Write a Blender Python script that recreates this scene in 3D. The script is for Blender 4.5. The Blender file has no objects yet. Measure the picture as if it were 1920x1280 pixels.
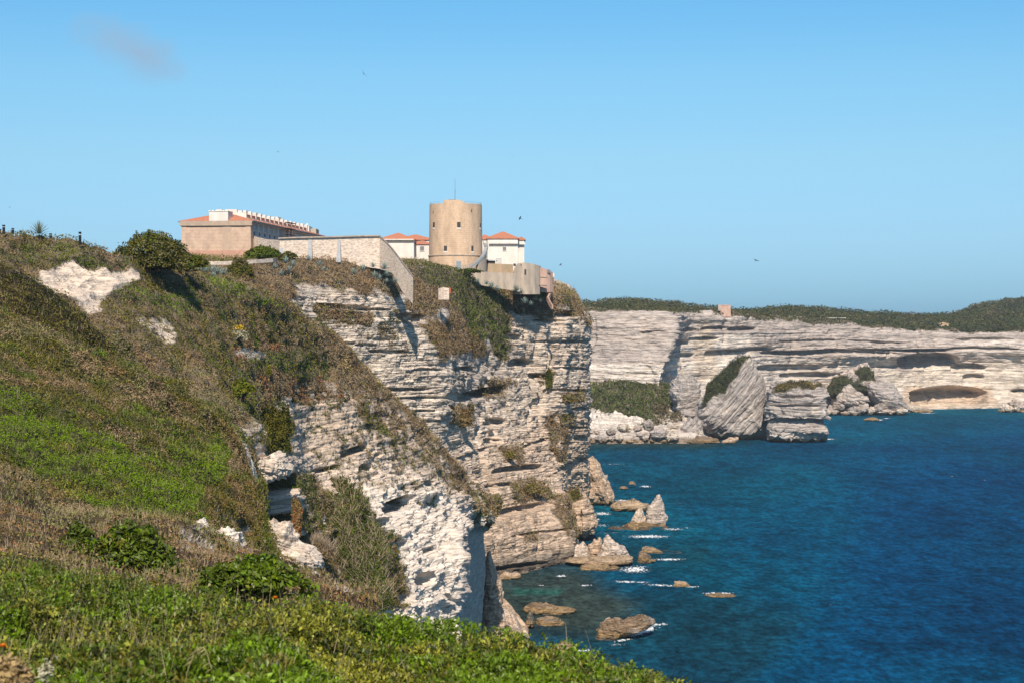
import bpy, math, random
import numpy as np
random.seed(7)
RNG = np.random.default_rng(11)
R = math.radians
scene = bpy.context.scene
COL = scene.collection

# ------------------------------------------------------------------ camera model
FPX = 3200.0            # focal length in pixels of a 1920 wide frame
CAMZ = 70.0             # eye height over the sea
PITCH = math.atan(40.0 / FPX)
CP, SP = math.cos(PITCH), math.sin(PITCH)

def P(px, py, Y):
    """surveyed point: bearing px, elevation py, distance Y -> world metres"""
    px = np.asarray(px, float); py = np.asarray(py, float); Y = np.asarray(Y, float)
    rx = px - 960.0; u = 640.0 - py
    ry = FPX * CP + u * SP
    rz = -FPX * SP + u * CP
    return np.stack(np.broadcast_arrays(rx / ry * Y, Y, CAMZ + rz / ry * Y), -1)

def proj(p):
    x = p[..., 0]; y = p[..., 1]; z = p[..., 2] - CAMZ
    d = y * CP - z * SP
    d = np.where(np.abs(d) < 1e-3, 1e-3, d)
    return 960 + FPX * x / d, 640 - FPX * (y * SP + z * CP) / d

def wrow(Y): return 600 + CAMZ * FPX / Y      # row of the water at distance Y
def wdist(py): return CAMZ * FPX / (py - 600)

# ------------------------------------------------------------------ noise
def _h(i, j, k, s):
    h = (i * 374761393 + j * 668265263 + k * 2147483647 + s * 974711) & 0xffffffff
    h = (h ^ (h >> 13)) * 1274126177 & 0xffffffff
    h = (h ^ (h >> 16)) * 2246822519 & 0xffffffff
    h = h ^ (h >> 13)
    return h.astype(np.float64) * (2.0 / 4294967295.0) - 1.0

def noise(p, s=0):
    i = np.floor(p).astype(np.int64); f = p - i
    f = f * f * f * (f * (f * 6 - 15) + 10)
    x, y, z = i[..., 0], i[..., 1], i[..., 2]
    fx, fy, fz = f[..., 0], f[..., 1], f[..., 2]
    r = 0
    for a in (0, 1):
        wa = fx if a else 1 - fx
        for b in (0, 1):
            wb = fy if b else 1 - fy
            for c in (0, 1):
                wc = fz if c else 1 - fz
                r = r + _h(x + a, y + b, z + c, s) * (wa * wb * wc)
    return r

def fbm(p, o=4, s=0, g=.5):
    r = 0; a = 1; t = 0
    for k in range(o):
        r = r + a * noise(p * (2.03 ** k) + 13.7 * k, s + k); t += a; a *= g
    return r / t * 1.6

def billow(p, o=3, s=0):
    r = 0; a = 1; t = 0
    for k in range(o):
        r = r + a * (1 - 2.2 * np.abs(noise(p * (2.1 ** k) + 7.3 * k, s + k))); t += a; a *= .5
    return r / t

def sc(p, a, b, c): return p * np.array([a, b, c])
def sstep(a, b, x):
    t = np.clip((x - a) / (b - a), 0, 1); return t * t * (3 - 2 * t)

# ------------------------------------------------------------------ polygons
def sdist(poly, x, y):
    """signed distance (+ inside) of points to a polygon"""
    poly = np.asarray(poly, float); n = len(poly)
    d = np.full(x.shape, 1e9); ins = np.zeros(x.shape, bool)
    for i in range(n):
        ax, ay = poly[i]; bx, by = poly[(i + 1) % n]
        ex, ey = bx - ax, by - ay
        t = np.clip(((x - ax) * ex + (y - ay) * ey) / (ex * ex + ey * ey + 1e-9), 0, 1)
        d = np.minimum(d, np.hypot(x - ax - t * ex, y - ay - t * ey))
        c = (ay > y) != (by > y)
        ins ^= c & (x < (bx - ax) * (y - ay) / (by - ay + 1e-12) + ax)
    return np.where(ins, d, -d)

# ------------------------------------------------------------------ materials
def new_mat(name):
    m = bpy.data.materials.new(name); m.use_nodes = True
    nt = m.node_tree; nt.nodes.clear()
    out = nt.nodes.new('ShaderNodeOutputMaterial')
    bs = nt.nodes.new('ShaderNodeBsdfPrincipled')
    nt.links.new(bs.outputs[0], out.inputs[0])
    return m, nt, bs, out
def nd(nt, t, **kw):
    n = nt.nodes.new(t)
    for k, v in kw.items():
        if k.startswith('i_'):
            key = k[2:]; key = int(key) if key.isdigit() else key
            n.inputs[key].default_value = v
        else: setattr(n, k, v)
    return n
def ramp(nt, src, stops):
    r = nd(nt, 'ShaderNodeValToRGB'); e = r.color_ramp.elements
    while len(e) < len(stops): e.new(.5)
    for q, (p_, c) in zip(e, stops):
        q.position = p_; q.color = (c[0], c[1], c[2], 1) if hasattr(c, '__len__') else (c, c, c, 1)
    nt.links.new(src, r.inputs[0]); return r.outputs[0]
def mixc(nt, a, b, f, mode='MIX'):
    m = nd(nt, 'ShaderNodeMix', data_type='RGBA', blend_type=mode)
    for sock, v in ((m.inputs[6], a), (m.inputs[7], b), (m.inputs[0], f)):
        if isinstance(v, bpy.types.NodeSocket): nt.links.new(v, sock)
        elif hasattr(v, '__len__'): sock.default_value = (v[0], v[1], v[2], 1)
        else: sock.default_value = v
    return m.outputs[2]
def wnoise(nt, scale, vec=(1, 1, 1), detail=4, rough=.55, rot=None):
    g = nd(nt, 'ShaderNodeNewGeometry')
    mp = nd(nt, 'ShaderNodeMapping'); mp.inputs['Scale'].default_value = vec
    src = g.outputs['Position']
    if rot:
        mr_ = nd(nt, 'ShaderNodeMapping'); mr_.inputs['Rotation'].default_value = rot; nt.links.new(src, mr_.inputs[0]); src = mr_.outputs[0]
    nt.links.new(src, mp.inputs[0])
    n = nd(nt, 'ShaderNodeTexNoise'); n.inputs['Scale'].default_value = scale
    n.inputs['Detail'].default_value = detail; n.inputs['Roughness'].default_value = rough
    nt.links.new(mp.outputs[0], n.inputs['Vector'])
    return n.outputs[0]

def rock_material(name, rot=None, s=1.0, bump=1.0, attr='tint', base=(.6, .53, .46), ck=1.0, sk=1.0):
    m, nt, bs, out = new_mat(name)
    if attr:
        a = nd(nt, 'ShaderNodeAttribute', attribute_name=attr); c = a.outputs['Color']
    else:
        rgb = nd(nt, 'ShaderNodeRGB'); rgb.outputs[0].default_value = (*base, 1); c = rgb.outputs[0]
    n1 = wnoise(nt, .9 * s, (.12, .12, 1.1), 6, .65, rot)          # bedding streaks
    n2 = wnoise(nt, .35 * s, (1, 1, 1), 6, .6, rot)
    n3 = wnoise(nt, 2.6 * s, (.35, .35, 1), 5, .7, rot)
    c = mixc(nt, c, ramp(nt, n1, [(.32, .66), (.5, 1.0), (.66, 1.18)]), .7 * sk, 'MULTIPLY')
    c = mixc(nt, c, ramp(nt, n2, [(.35, (.78, .75, .74)), (.55, (1, 1, 1)), (.7, (1.12, 1.06, .98))]), .6, 'MULTIPLY')
    c = mixc(nt, c, ramp(nt, n3, [(.3, .6), (.5, 1.0), (.7, 1.1)]), .5 * sk, 'MULTIPLY')
    n4 = wnoise(nt, 1.15 * s, (.10, .10, 1.0), 3, .6, rot); n5 = wnoise(nt, .5 * s, (1, 1, .35), 4, .6, rot)
    crack = ramp(nt, n4, [(.455, 1), (.488, .30), (.512, .30), (.545, 1)]); crack2 = ramp(nt, n5, [(.475, 1), (.497, .35), (.503, .35), (.525, 1)])
    c = mixc(nt, c, crack, .5 * ck, 'MULTIPLY'); c = mixc(nt, c, crack2, .35 * ck, 'MULTIPLY')
    nt.links.new(c, bs.inputs['Base Color'])
    bs.inputs['Roughness'].default_value = .95
    bs.inputs['Specular IOR Level'].default_value = .1
    h = nd(nt, 'ShaderNodeMath', operation='ADD'); h2 = nd(nt, 'ShaderNodeMath', operation='MULTIPLY', i_1=.55)
    nt.links.new(n1, h.inputs[0]); nt.links.new(n3, h2.inputs[0]); nt.links.new(h2.outputs[0], h.inputs[1])
    hc = nd(nt, 'ShaderNodeMath', operation='MULTIPLY_ADD', i_1=.35); nt.links.new(crack, hc.inputs[0]); nt.links.new(h.outputs[0], hc.inputs[2]); h = hc
    b = nd(nt, 'ShaderNodeBump'); b.inputs['Strength'].default_value = 1.0; b.inputs['Distance'].default_value = .9 * bump
    nt.links.new(h.outputs[0], b.inputs['Height']); nt.links.new(b.outputs[0], bs.inputs['Normal'])
    return m

def leaf_material(name, trans=.25, gloss=.25, rough=.5):
    m, nt, bs, out = new_mat(name)
    a = nd(nt, 'ShaderNodeAttribute', attribute_name='tint')
    nt.links.new(a.outputs['Color'], bs.inputs['Base Color'])
    bs.inputs['Roughness'].default_value = rough
    bs.inputs['Specular IOR Level'].default_value = gloss
    if trans:
        tr = nd(nt, 'ShaderNodeBsdfTranslucent'); mx = nd(nt, 'ShaderNodeMixShader', i_0=trans)
        nt.links.new(mixc(nt, a.outputs['Color'], (1.25, 1.3, .6), 1, 'MULTIPLY'), tr.inputs[0])
        nt.links.new(bs.outputs[0], mx.inputs[1]); nt.links.new(tr.outputs[0], mx.inputs[2])
        nt.links.new(mx.outputs[0], out.inputs[0])
    return m

def paint_material(name, c, c2=None, scale=1.5, rough=.85, bump=0.0, vec=(1, 1, 1), lo=.4, hi=.62, spec=.2, metal=0, course=0):
    m, nt, bs, out = new_mat(name); c = tuple(v * .88 for v in c); c2 = c2 and tuple(v * .88 for v in c2)
    n = wnoise(nt, scale, vec, 5, .6)
    cc = ramp(nt, n, [(lo, c2 or tuple(v * .82 for v in c)), (hi, c)])
    if course:
        g = nd(nt, 'ShaderNodeNewGeometry'); sp_ = nd(nt, 'ShaderNodeSeparateXYZ'); nt.links.new(g.outputs['Position'], sp_.inputs[0])
        w1 = nd(nt, 'ShaderNodeMath', operation='MULTIPLY', i_1=1 / course); nt.links.new(sp_.outputs[2], w1.inputs[0]); w2 = nd(nt, 'ShaderNodeMath', operation='FRACT'); nt.links.new(w1.outputs[0], w2.inputs[0])
        n9 = wnoise(nt, 1.3, (1, 1, 1.2), 5, .7)
        cc = mixc(nt, cc, ramp(nt, w2.outputs[0], [(0, .80), (.10, 1), (.9, 1), (1., .80)]), .8, 'MULTIPLY'); cc = mixc(nt, cc, ramp(nt, n9, [(.35, .82), (.5, 1.0), (.68, 1.08)]), .8, 'MULTIPLY')
    nt.links.new(cc, bs.inputs['Base Color'])
    bs.inputs['Roughness'].default_value = rough; bs.inputs['Specular IOR Level'].default_value = spec
    bs.inputs['Metallic'].default_value = metal
    if bump:
        b = nd(nt, 'ShaderNodeBump'); b.inputs['Distance'].default_value = bump
        nt.links.new(n, b.inputs['Height']); nt.links.new(b.outputs[0], bs.inputs['Normal'])
    return m

# ------------------------------------------------------------------ objects
def tag(o, label=None, cat=None, group=None, kind=None):
    if label: o['label'] = label
    if cat: o['category'] = cat
    if group: o['group'] = group
    if kind: o['kind'] = kind
    return o

def np_mesh(name, v, f, mat, face_col=None, vert_col=None, smooth=False, parent=None, origin=None, fmat=None, mats=None):
    v = np.asarray(v, np.float32); f = np.asarray(f, np.int32)
    me = bpy.data.meshes.new(name)
    if origin is not None: v = v - np.asarray(origin, np.float32)
    me.vertices.add(len(v)); me.vertices.foreach_set('co', v.ravel())
    k = f.shape[1]
    me.loops.add(f.size); me.loops.foreach_set('vertex_index', f.ravel())
    me.polygons.add(len(f)); me.polygons.foreach_set('loop_start', np.arange(0, f.size, k, dtype=np.int32))
    me.polygons.foreach_set('loop_total', np.full(len(f), k, np.int32))
    if face_col is not None:
        a = me.attributes.new('tint', 'FLOAT_COLOR', 'FACE')
        c = np.ones((len(f), 4), np.float32); c[:, :3] = face_col; a.data.foreach_set('color', c.ravel())
    if vert_col is not None:
        a = me.attributes.new('tint', 'FLOAT_COLOR', 'POINT')
        c = np.ones((len(v), 4), np.float32); c[:, :3] = vert_col; a.data.foreach_set('color', c.ravel())
    me.update(calc_edges=True)
    me.polygons.foreach_set('use_smooth', np.full(len(f), smooth))
    for q in (mats or [mat]): me.materials.append(q)
    if fmat is not None: me.polygons.foreach_set('material_index', np.asarray(fmat, np.int32))
    o = bpy.data.objects.new(name, me); COL.objects.link(o)
    if origin is not None: o.location = [float(q) for q in origin]
    if parent is not None: o.parent = parent
    return o

class MB:
    """collects simple shapes (world metres, or local to a thing) into one mesh"""
    def __init__(s): s.v = []; s.f = []
    def add(s, vs, fs):
        b = len(s.v); s.v += [tuple(map(float, q)) for q in vs]; s.f += [tuple(b + i for i in q) for q in fs]; return s
    def prism(s, ring, top):
        n = len(ring); s.add(list(ring) + list(top), [tuple(range(n))[::-1], tuple(range(n, 2 * n))] + [(i, (i + 1) % n, n + (i + 1) % n, n + i) for i in range(n)]); return s
    def box(s, c, d, u=(1, 0, 0)):
        """centre c, size d, x axis along u (in plan)"""
        c = np.array(c, float); u = np.array(u, float); u /= np.linalg.norm(u); w = np.array([-u[1], u[0], 0]); k = np.array([0, 0, 1.])
        p = [c + u * d[0] / 2 * a + w * d[1] / 2 * b for a, b in ((-1, -1), (1, -1), (1, 1), (-1, 1))]
        return s.prism([q - k * d[2] / 2 for q in p], [q + k * d[2] / 2 for q in p])
    def tube(s, pts, r, n=6):
        pts = [np.array(q, float) for q in pts]; r = r if hasattr(r, '__len__') else [r] * len(pts)
        b = len(s.v)
        for i, q in enumerate(pts):
            t = pts[min(i + 1, len(pts) - 1)] - pts[max(i - 1, 0)]; t /= np.linalg.norm(t) + 1e-9
            a = np.cross(t, (0, 0, 1.) if abs(t[2]) < .9 else (1., 0, 0)); a /= np.linalg.norm(a); c = np.cross(t, a)
            for k in range(n):
                g = 2 * math.pi * k / n; s.v.append(tuple(q + r[i] * (a * math.cos(g) + c * math.sin(g))))
        for i in range(len(pts) - 1):
            for k in range(n):
                s.f.append((b + i * n + k, b + i * n + (k + 1) % n, b + (i + 1) * n + (k + 1) % n, b + (i + 1) * n + k))
        s.f.append(tuple(b + k for k in range(n))[::-1]); s.f.append(tuple(b + (len(pts) - 1) * n + k for k in range(n)))
        return s
    def build(s, name, mat, parent=None, smooth=False, bevel=0):
        me = bpy.data.meshes.new(name); me.from_pydata(s.v, [], s.f); me.update()
        if smooth: me.polygons.foreach_set('use_smooth', [True] * len(me.polygons))
        me.materials.append(mat)
        o = bpy.data.objects.new(name, me); COL.objects.link(o)
        if parent is not None:
            o.parent = parent; o.matrix_parent_inverse = parent.matrix_basis.inverted() if any(parent.location) else o.matrix_parent_inverse
        if bevel:
            b = o.modifiers.new('b', 'BEVEL'); b.width = bevel; b.segments = 2; b.limit_method = 'ANGLE'
        return o

def empty(name, loc, label, cat, group=None):
    o = bpy.data.objects.new(name, None); COL.objects.link(o); o.location = [float(q) for q in loc]; o.empty_display_size = .2
    return tag(o, label, cat, group)
def dup(o, parent=None, data=True):
    c = o.copy(); COL.objects.link(c)
    if parent is not None: c.parent = parent
    for ch in list(o.children): dup(ch, c)
    return c

# ------------------------------------------------------------------ control-net terrain
def cr(C, t):
    """Catmull-Rom along axis 0 at float indices t"""
    n = C.shape[0]; i = np.clip(np.floor(t).astype(int), 0, n - 2); f = (t - i).reshape((-1,) + (1,) * (C.ndim - 1))
    p0 = C[np.maximum(i - 1, 0)]; p1 = C[i]; p2 = C[i + 1]; p3 = C[np.minimum(i + 2, n - 1)]
    tn = .42
    def lim(m, a_, b_):
        L = np.linalg.norm(m, axis=-1, keepdims=True); c = 1.3 * np.minimum(np.linalg.norm(a_, axis=-1, keepdims=True), np.linalg.norm(b_, axis=-1, keepdims=True))
        return m * np.minimum(1, c / (L + 1e-9))
    m1 = lim((p2 - p0) * tn, np.where((i > 0).reshape((-1,) + (1,) * (C.ndim - 1)), p1 - p0, p2 - p1), p2 - p1); m2 = lim((p3 - p1) * tn, np.where((i < n - 2).reshape((-1,) + (1,) * (C.ndim - 1)), p3 - p2, p2 - p1), p2 - p1)
    return (2 * f**3 - 3 * f**2 + 1) * p1 + (f**3 - 2 * f**2 + f) * m1 + (-2 * f**3 + 3 * f**2) * p2 + (f**3 - f**2) * m2

def surfY(net, px, py):
    d = (net.px - px) ** 2 + (net.py - py) ** 2; d = np.where(d < d.min() + 9, net.G[..., 1], 1e9); return float(d.min())

class Net:
    """cols: list of columns, each the same number of (px,py,Y), top to bottom"""
    def __init__(s, cols, step=2.0, maxseg=400, stepr=None):
        A = np.array(cols, float)                       # nc,nr,3
        W = P(A[..., 0], A[..., 1], A[..., 2])
        def params(B, st):                              # sample counts by pixel length of each segment
            seg = np.abs(np.diff(B[..., :2], axis=0)); ln = np.hypot(seg[..., 0], seg[..., 1])
            ln = np.percentile(ln, 75, axis=1)
            t = []
            for k, l in enumerate(ln):
                m = int(np.clip(round(l / st), 2, maxseg)); t += list(k + np.arange(m) / m)
            return np.array(t + [len(ln)])
        tc = params(A, step); tr = params(A.transpose(1, 0, 2), stepr or step)
        G = cr(W, tc); G = cr(G.transpose(1, 0, 2), tr)   # rows, cols, 3
        s.G = G; s.tr = tr; s.tc = tc
        s.calc()
    def calc(s):
        G = s.G
        du = np.gradient(G, axis=1); dv = np.gradient(G, axis=0)
        n = np.cross(dv, du); n /= np.linalg.norm(n, axis=-1, keepdims=True) + 1e-9
        s.N = n
        s.px, s.py = proj(G)
    def displace(s, amount, horiz=0.0):
        n = s.N.copy(); n[..., 2] *= (1 - horiz); n /= np.linalg.norm(n, axis=-1, keepdims=True) + 1e-9
        s.G = s.G + n * amount[..., None]; s.calc()
    def faces(s):
        h, w = s.G.shape[:2]; i = np.arange(h * w).reshape(h, w)
        return np.stack([i[:-1, :-1], i[1:, :-1], i[1:, 1:], i[:-1, 1:]], -1).reshape(-1, 4)
    def build(s, name, mat, tint, smooth=False):
        return np_mesh(name, s.G.reshape(-1, 3), s.faces(), mat, vert_col=tint.reshape(-1, 3), smooth=smooth)
    def sample(s, n, mask, front=True, by='pixel'):
        """n random points on the grid, weighted by picture area (near things get no more than far ones) x mask"""
        G = s.G; h, w = G.shape[:2]
        a = G[:-1, :-1]; b = G[1:, :-1]; d = G[:-1, 1:]
        if by == 'pixel':
            dist2 = (a ** 2).sum(-1) + 1; ar = np.linalg.norm(np.cross(b - a, d - a), axis=-1) / np.maximum(a[..., 1], 3) ** 2
            nn = s.N[:-1, :-1]; view = a - np.array([0, 0, CAMZ]); view = view / np.linalg.norm(view, axis=-1, keepdims=True)
            fc = -(nn * view).sum(-1); ar = ar * np.clip(fc + .25, .04, 1)
        else: ar = np.linalg.norm(np.cross(b - a, d - a), axis=-1)
        wgt = (ar * np.clip(mask[:-1, :-1], 0, 1)).ravel(); cs = np.cumsum(wgt)
        k = np.searchsorted(cs, RNG.random(n) * cs[-1]); k = np.minimum(k, len(wgt) - 1)
        i, j = k // (w - 1), k % (w - 1); u = RNG.random((n, 1)); v = RNG.random((n, 1))
        p = G[i, j] * (1 - u) * (1 - v) + G[i + 1, j] * u * (1 - v) + G[i, j + 1] * (1 - u) * v + G[i + 1, j + 1] * u * v
        return p, s.N[i, j]

def unit(a): return a / (np.linalg.norm(a, axis=-1, keepdims=True) + 1e-9)

def cards(p, nrm, L, W, col, up=.0, shape='leaf', fold=.0):
    """leaf cards: centre p, facing ~nrm, length L, width W -> verts, faces, cols"""
    n = len(p)
    q = unit(nrm + RNG.normal(0, 1, (n, 3)) * .8)
    t = unit(np.cross(q, RNG.normal(0, 1, (n, 3)))); t = unit(t + np.array([0, 0, up])); b = unit(np.cross(q, t)); q2 = np.cross(t, b)
    L = np.asarray(L).reshape(-1, 1) * np.ones((n, 1)); W = np.asarray(W).reshape(-1, 1) * np.ones((n, 1))
    v = np.stack([p - t * L * .5, p + b * W * .5 + q2 * W * fold, p + t * L * .5, p - b * W * .5 + q2 * W * fold], 1)
    f = np.arange(4 * n).reshape(n, 4)
    if fold:
        f1 = f[:, [0, 1, 2]]; f2 = f[:, [0, 2, 3]]
        return v.reshape(-1, 3), np.concatenate([f1, f2]), np.concatenate([col, col])
    return v.reshape(-1, 3), f, col

def blades(p, L, W, col, lean=.35):
    """upright dry stems / grass: thin tapered triangles (as degenerate-free quads)"""
    n = len(p); d = unit(np.stack([RNG.normal(0, lean, n), RNG.normal(0, lean, n), np.ones(n)], -1))
    s = unit(np.stack([RNG.normal(0, .3, n) + 1, RNG.normal(0, .6, n), np.zeros(n)], -1))
    L = np.asarray(L).reshape(-1, 1); W = np.asarray(W).reshape(-1, 1)
    bend = np.stack([RNG.normal(0, .12, n), RNG.normal(0, .12, n), np.zeros(n)], -1) * L
    v = np.stack([p - s * W, p + s * W, p + d * L + bend + s * W * .3, p + d * L + bend - s * W * .3], 1)
    return v.reshape(-1, 3), np.arange(4 * n).reshape(n, 4), col

def merge(parts):
    V = []; F_ = []; C = []; b = 0
    for v, f, c in parts:
        V.append(v); F_.append(f + b); C.append(c); b += len(v)
    return np.concatenate(V), np.concatenate(F_), np.concatenate(C)

PAL = dict(
    bright=(.150, .262, .010), mid=(.100, .158, .016), olive=(.160, .160, .030), dark=(.050, .070, .020),
    brown=(.27, .195, .115), heath=(.33, .26, .19), straw=(.48, .38, .23), rust=(.36, .19, .10),
    grey=(.22, .22, .16), silver=(.46, .48, .43), pale=(.28, .29, .14), purple=(.27, .20, .165), lime=(.26, .29, .04), fargreen=(.078, .100, .050), farolive=(.135, .138, .070), farbrown=(.15, .13, .09))
def pick(px, py, pos, regions, default, freq=.06, jit=14, rnd=.5):
    """type (colour) of each leaf from painted regions + patchy noise"""
    w = fbm(pos * freq, 3, 5) ; w2 = fbm(pos * freq + 50, 3, 9)
    x = px + w * jit; y = py + w2 * jit
    n = len(px); col = np.zeros((n, 3)); done = np.zeros(n, bool)
    sel = (fbm(pos * freq * 2.2, 3, 21) * .5 + .5) * (1 - rnd) + RNG.random(n) * rnd
    sel = np.clip((sel - .5) * 1.6 + .5, 0, .9999)
    def assign(m, probs):
        names = list(probs); cum = np.cumsum([probs[k] for k in names]); cum = cum / cum[-1]
        idx = np.searchsorted(cum, sel[m]); col[m] = np.array([PAL[k] for k in names])[np.minimum(idx, len(names) - 1)]
    for poly, probs in regions[::-1]:
        m = (~done) & (sdist(poly, x, y) > 0)
        if m.any(): assign(m, probs); done |= m
    if (~done).any(): assign(~done, default)
    col *= (1 + RNG.normal(0, .14, (n, 1))).clip(.6, 1.5) * (1 + .20 * fbm(pos * freq * 4, 3, 31) + .12 * fbm(pos * .35, 2, 32))[:, None]
    return (col * np.array([.86, .78, .60])).clip(.005, .9)

def paint_mask(px, py, pos, polys, feather=6, amp=10, freq=.12, seed=3):
    m = np.zeros(px.shape)
    n = fbm(pos * freq, 4, seed) * amp
    for q in polys:
        w = 1.0
        if isinstance(q, tuple): q, w = q
        k = sstep(-feather, feather, sdist(q, px, py) + n)
        if w < 1: k = k * sstep(.56 - w, .70 - w, .5 * fbm(pos * freq * 4, 4, seed + 17) + .25) * min(1, w + .35)     # broken cover
        m = np.maximum(m, k)
    return m

def strata(p, T, amp, seed, warp=.5, along=.03, groove=.5):
    """bedding: random ledges in z, undercut at every bed joint; returns outward offset"""
    z = p[..., 2] / T + warp * fbm(sc(p, .02, .02, .01), 3, seed)
    k = np.floor(z); f = z - k
    q = np.stack([p[..., 0] * along, p[..., 1] * along, k * 7.31], -1)
    h = noise(q, seed + 3) * .7 + noise(q * 3.1, seed + 4) * .3
    q1 = np.stack([p[..., 0] * along, p[..., 1] * along, (k + 1) * 7.31], -1)
    h1 = noise(q1, seed + 3) * .7 + noise(q1 * 3.1, seed + 4) * .3
    t = sstep(.86, 1.0, f)
    return amp * (h * (1 - t) + h1 * t - groove * (np.abs(2 * f - 1) ** 6))

def dents(px, py, specs, G=None):
    """hollows: (px,py,rx,ry,depth[,lip]) - sharp roof, soft floor; returns inward amount"""
    r = np.zeros(px.shape)
    if G is not None:
        k = (3200 / np.maximum(G[..., 1:2], 50)) * .3; px = px + fbm(G * .022 * k, 4, 611) * 10; py = py + fbm(G * .022 * k, 4, 612) * 4.0
    for d in specs:
        cx, cy, rx, ry, dep = d[:5]; ang = R(d[5]) if len(d) > 5 else 0
        x0 = px - cx; y0 = py - cy
        x = (x0 * math.cos(ang) + y0 * math.sin(ang)) / rx; y = (-x0 * math.sin(ang) + y0 * math.cos(ang)) / ry
        top = sstep(-1.15, -.85, y); bot = 1 - sstep(.2, 1.3, y); side = 1 - sstep(.65, 1.1, np.abs(x) + .18 * (y + 1) * 0)
        arch = sstep(0, .25, 1 - x * x - np.clip(-y, 0, 9) ** 2)
        r = np.maximum(r, dep * top * bot * side * arch)
    return r
CLOUDCOL = (1.75, 2.7, 3.75)
EXPOSURE = 0.3
HAZE = 0.00006
SEAGLOSS = .02
_k = .767 * .985 / 1.231
SKYRAMP = [(z_, (a_ * _k, b_ * _k, c_ * _k * .955)) for z_, (a_, b_, c_) in [(0., (.27, .54, 1.06)), (.0156, (.335, .625, 1.14)), (.0468, (.455, .705, 1.09)), (.0934, (.58, .825, 1.04)), (.139, (.59, .92, 1.10)), (.18, (.50, .93, 1.16)), (.6, (.85, 1.0, 1.12))]]
# ================================================================== camera, light, sky
SUN_EL, SUN_AZ = 41.0, 180.4        # azimuth clockwise from +Y (view direction): behind the camera, a little to the left
cam = bpy.data.cameras.new('camera'); cam.sensor_width = 36; cam.lens = 36 * FPX / 1920
cam.clip_start = .1; cam.clip_end = 20000
co = bpy.data.objects.new('camera', cam); COL.objects.link(co); co.location = (0, 0, CAMZ); co.rotation_euler = (R(90) - PITCH, 0, 0)
cam.dof.use_dof = True; cam.dof.focus_distance = 300; cam.dof.aperture_fstop = 9
scene.camera = co
az = R(SUN_AZ); el = R(SUN_EL)
tosun = np.array([math.sin(az) * math.cos(el), math.cos(az) * math.cos(el), math.sin(el)])
sl = bpy.data.lights.new('sun', 'SUN'); sl.energy = 4.8; sl.angle = R(.55); sl.color = (1, .875, .735)
so = bpy.data.objects.new('sun', sl); COL.objects.link(so)
from mathutils import Vector
so.rotation_euler = Vector(tosun).to_track_quat('Z', 'Y').to_euler()
wd = bpy.data.worlds.new('World'); scene.world = wd; wd.use_nodes = True
nt = wd.node_tree; nt.nodes.clear()
wo = nd(nt, 'ShaderNodeOutputWorld'); bg = nd(nt, 'ShaderNodeBackground'); bg.inputs[1].default_value = .15
sky = nd(nt, 'ShaderNodeTexSky', sky_type='NISHITA'); sky.sun_disc = False
sky.sun_elevation = el; sky.sun_rotation = az; sky.altitude = 0; sky.air_density = 1.0; sky.dust_density = .35; sky.ozone_density = 2.2
# one thin grey cloud, fixed in the sky by direction
tc = nd(nt, 'ShaderNodeTexCoord')
cdir = P(252, 100, 1000.) - np.array([0, 0, CAMZ]); cdir /= np.linalg.norm(cdir)
sub = nd(nt, 'ShaderNodeVectorMath', operation='SUBTRACT'); sub.inputs[1].default_value = cdir
nrmv = nd(nt, 'ShaderNodeVectorMath', operation='NORMALIZE')
nt.links.new(tc.outputs['Generated'], nrmv.inputs[0]); nt.links.new(nrmv.outputs[0], sub.inputs[0])
mp = nd(nt, 'ShaderNodeMapping'); mp.inputs['Rotation'].default_value = (0, R(-22), 0)
nt.links.new(sub.outputs[0], mp.inputs[0])
mp2 = nd(nt, 'ShaderNodeMapping'); mp2.inputs['Scale'].default_value = (38, 1, 74); nt.links.new(mp.outputs[0], mp2.inputs[0])
ln = nd(nt, 'ShaderNodeVectorMath', operation='LENGTH'); nt.links.new(mp2.outputs[0], ln.inputs[0])
cn = nd(nt, 'ShaderNodeTexNoise'); cn.inputs['Scale'].default_value = 42; cn.inputs['Detail'].default_value = 7; cn.inputs['Roughness'].default_value = .55
nt.links.new(mp.outputs[0], cn.inputs['Vector'])
ad = nd(nt, 'ShaderNodeMath', operation='MULTIPLY_ADD', i_1=2.6); nt.links.new(cn.outputs[0], ad.inputs[0]); nt.links.new(ln.outputs['Value'], ad.inputs[2])
cm = ramp(nt, ad.outputs[0], [(0, .0), (1, 0)]); 
mr = nd(nt, 'ShaderNodeMapRange', i_1=2.65, i_2=1.25, i_3=0., i_4=.9); nt.links.new(ad.outputs[0], mr.inputs[0])
sz_ = nd(nt, 'ShaderNodeSeparateXYZ'); nt.links.new(nrmv.outputs[0], sz_.inputs[0])
sky_tint = ramp(nt, sz_.outputs[2], SKYRAMP)
hs = nd(nt, 'ShaderNodeMix', data_type='RGBA', blend_type='MULTIPLY'); hs.inputs[0].default_value = 1
nt.links.new(sky.outputs[0], hs.inputs[6]); nt.links.new(sky_tint, hs.inputs[7])
cl = mixc(nt, hs.outputs[2], CLOUDCOL, mr.outputs[0])
nt.links.new(cl, bg.inputs[0]); nt.links.new(bg.outputs[0], wo.inputs[0])
scene.view_settings.view_transform = 'Standard'; scene.view_settings.look = 'None'; scene.view_settings.exposure = EXPOSURE
scene.render.engine = 'CYCLES'
scene.cycles.max_bounces = 6; scene.cycles.diffuse_bounces = 3; scene.cycles.transparent_max_bounces = 12; scene.cycles.volume_bounces = 0

# ================================================================== materials for rock
M_cliff = rock_material('limestone', s=1.0, bump=1.0)
M_far = rock_material('far_limestone', s=.45, bump=1.6, ck=.65, sk=.62)
M_ftilt = rock_material('tilted_limestone', s=.45, bump=1.8, ck=1, rot=(0, R(48), 0))
M_near = rock_material('near_limestone', s=1.8, bump=.35, ck=.45)

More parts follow.
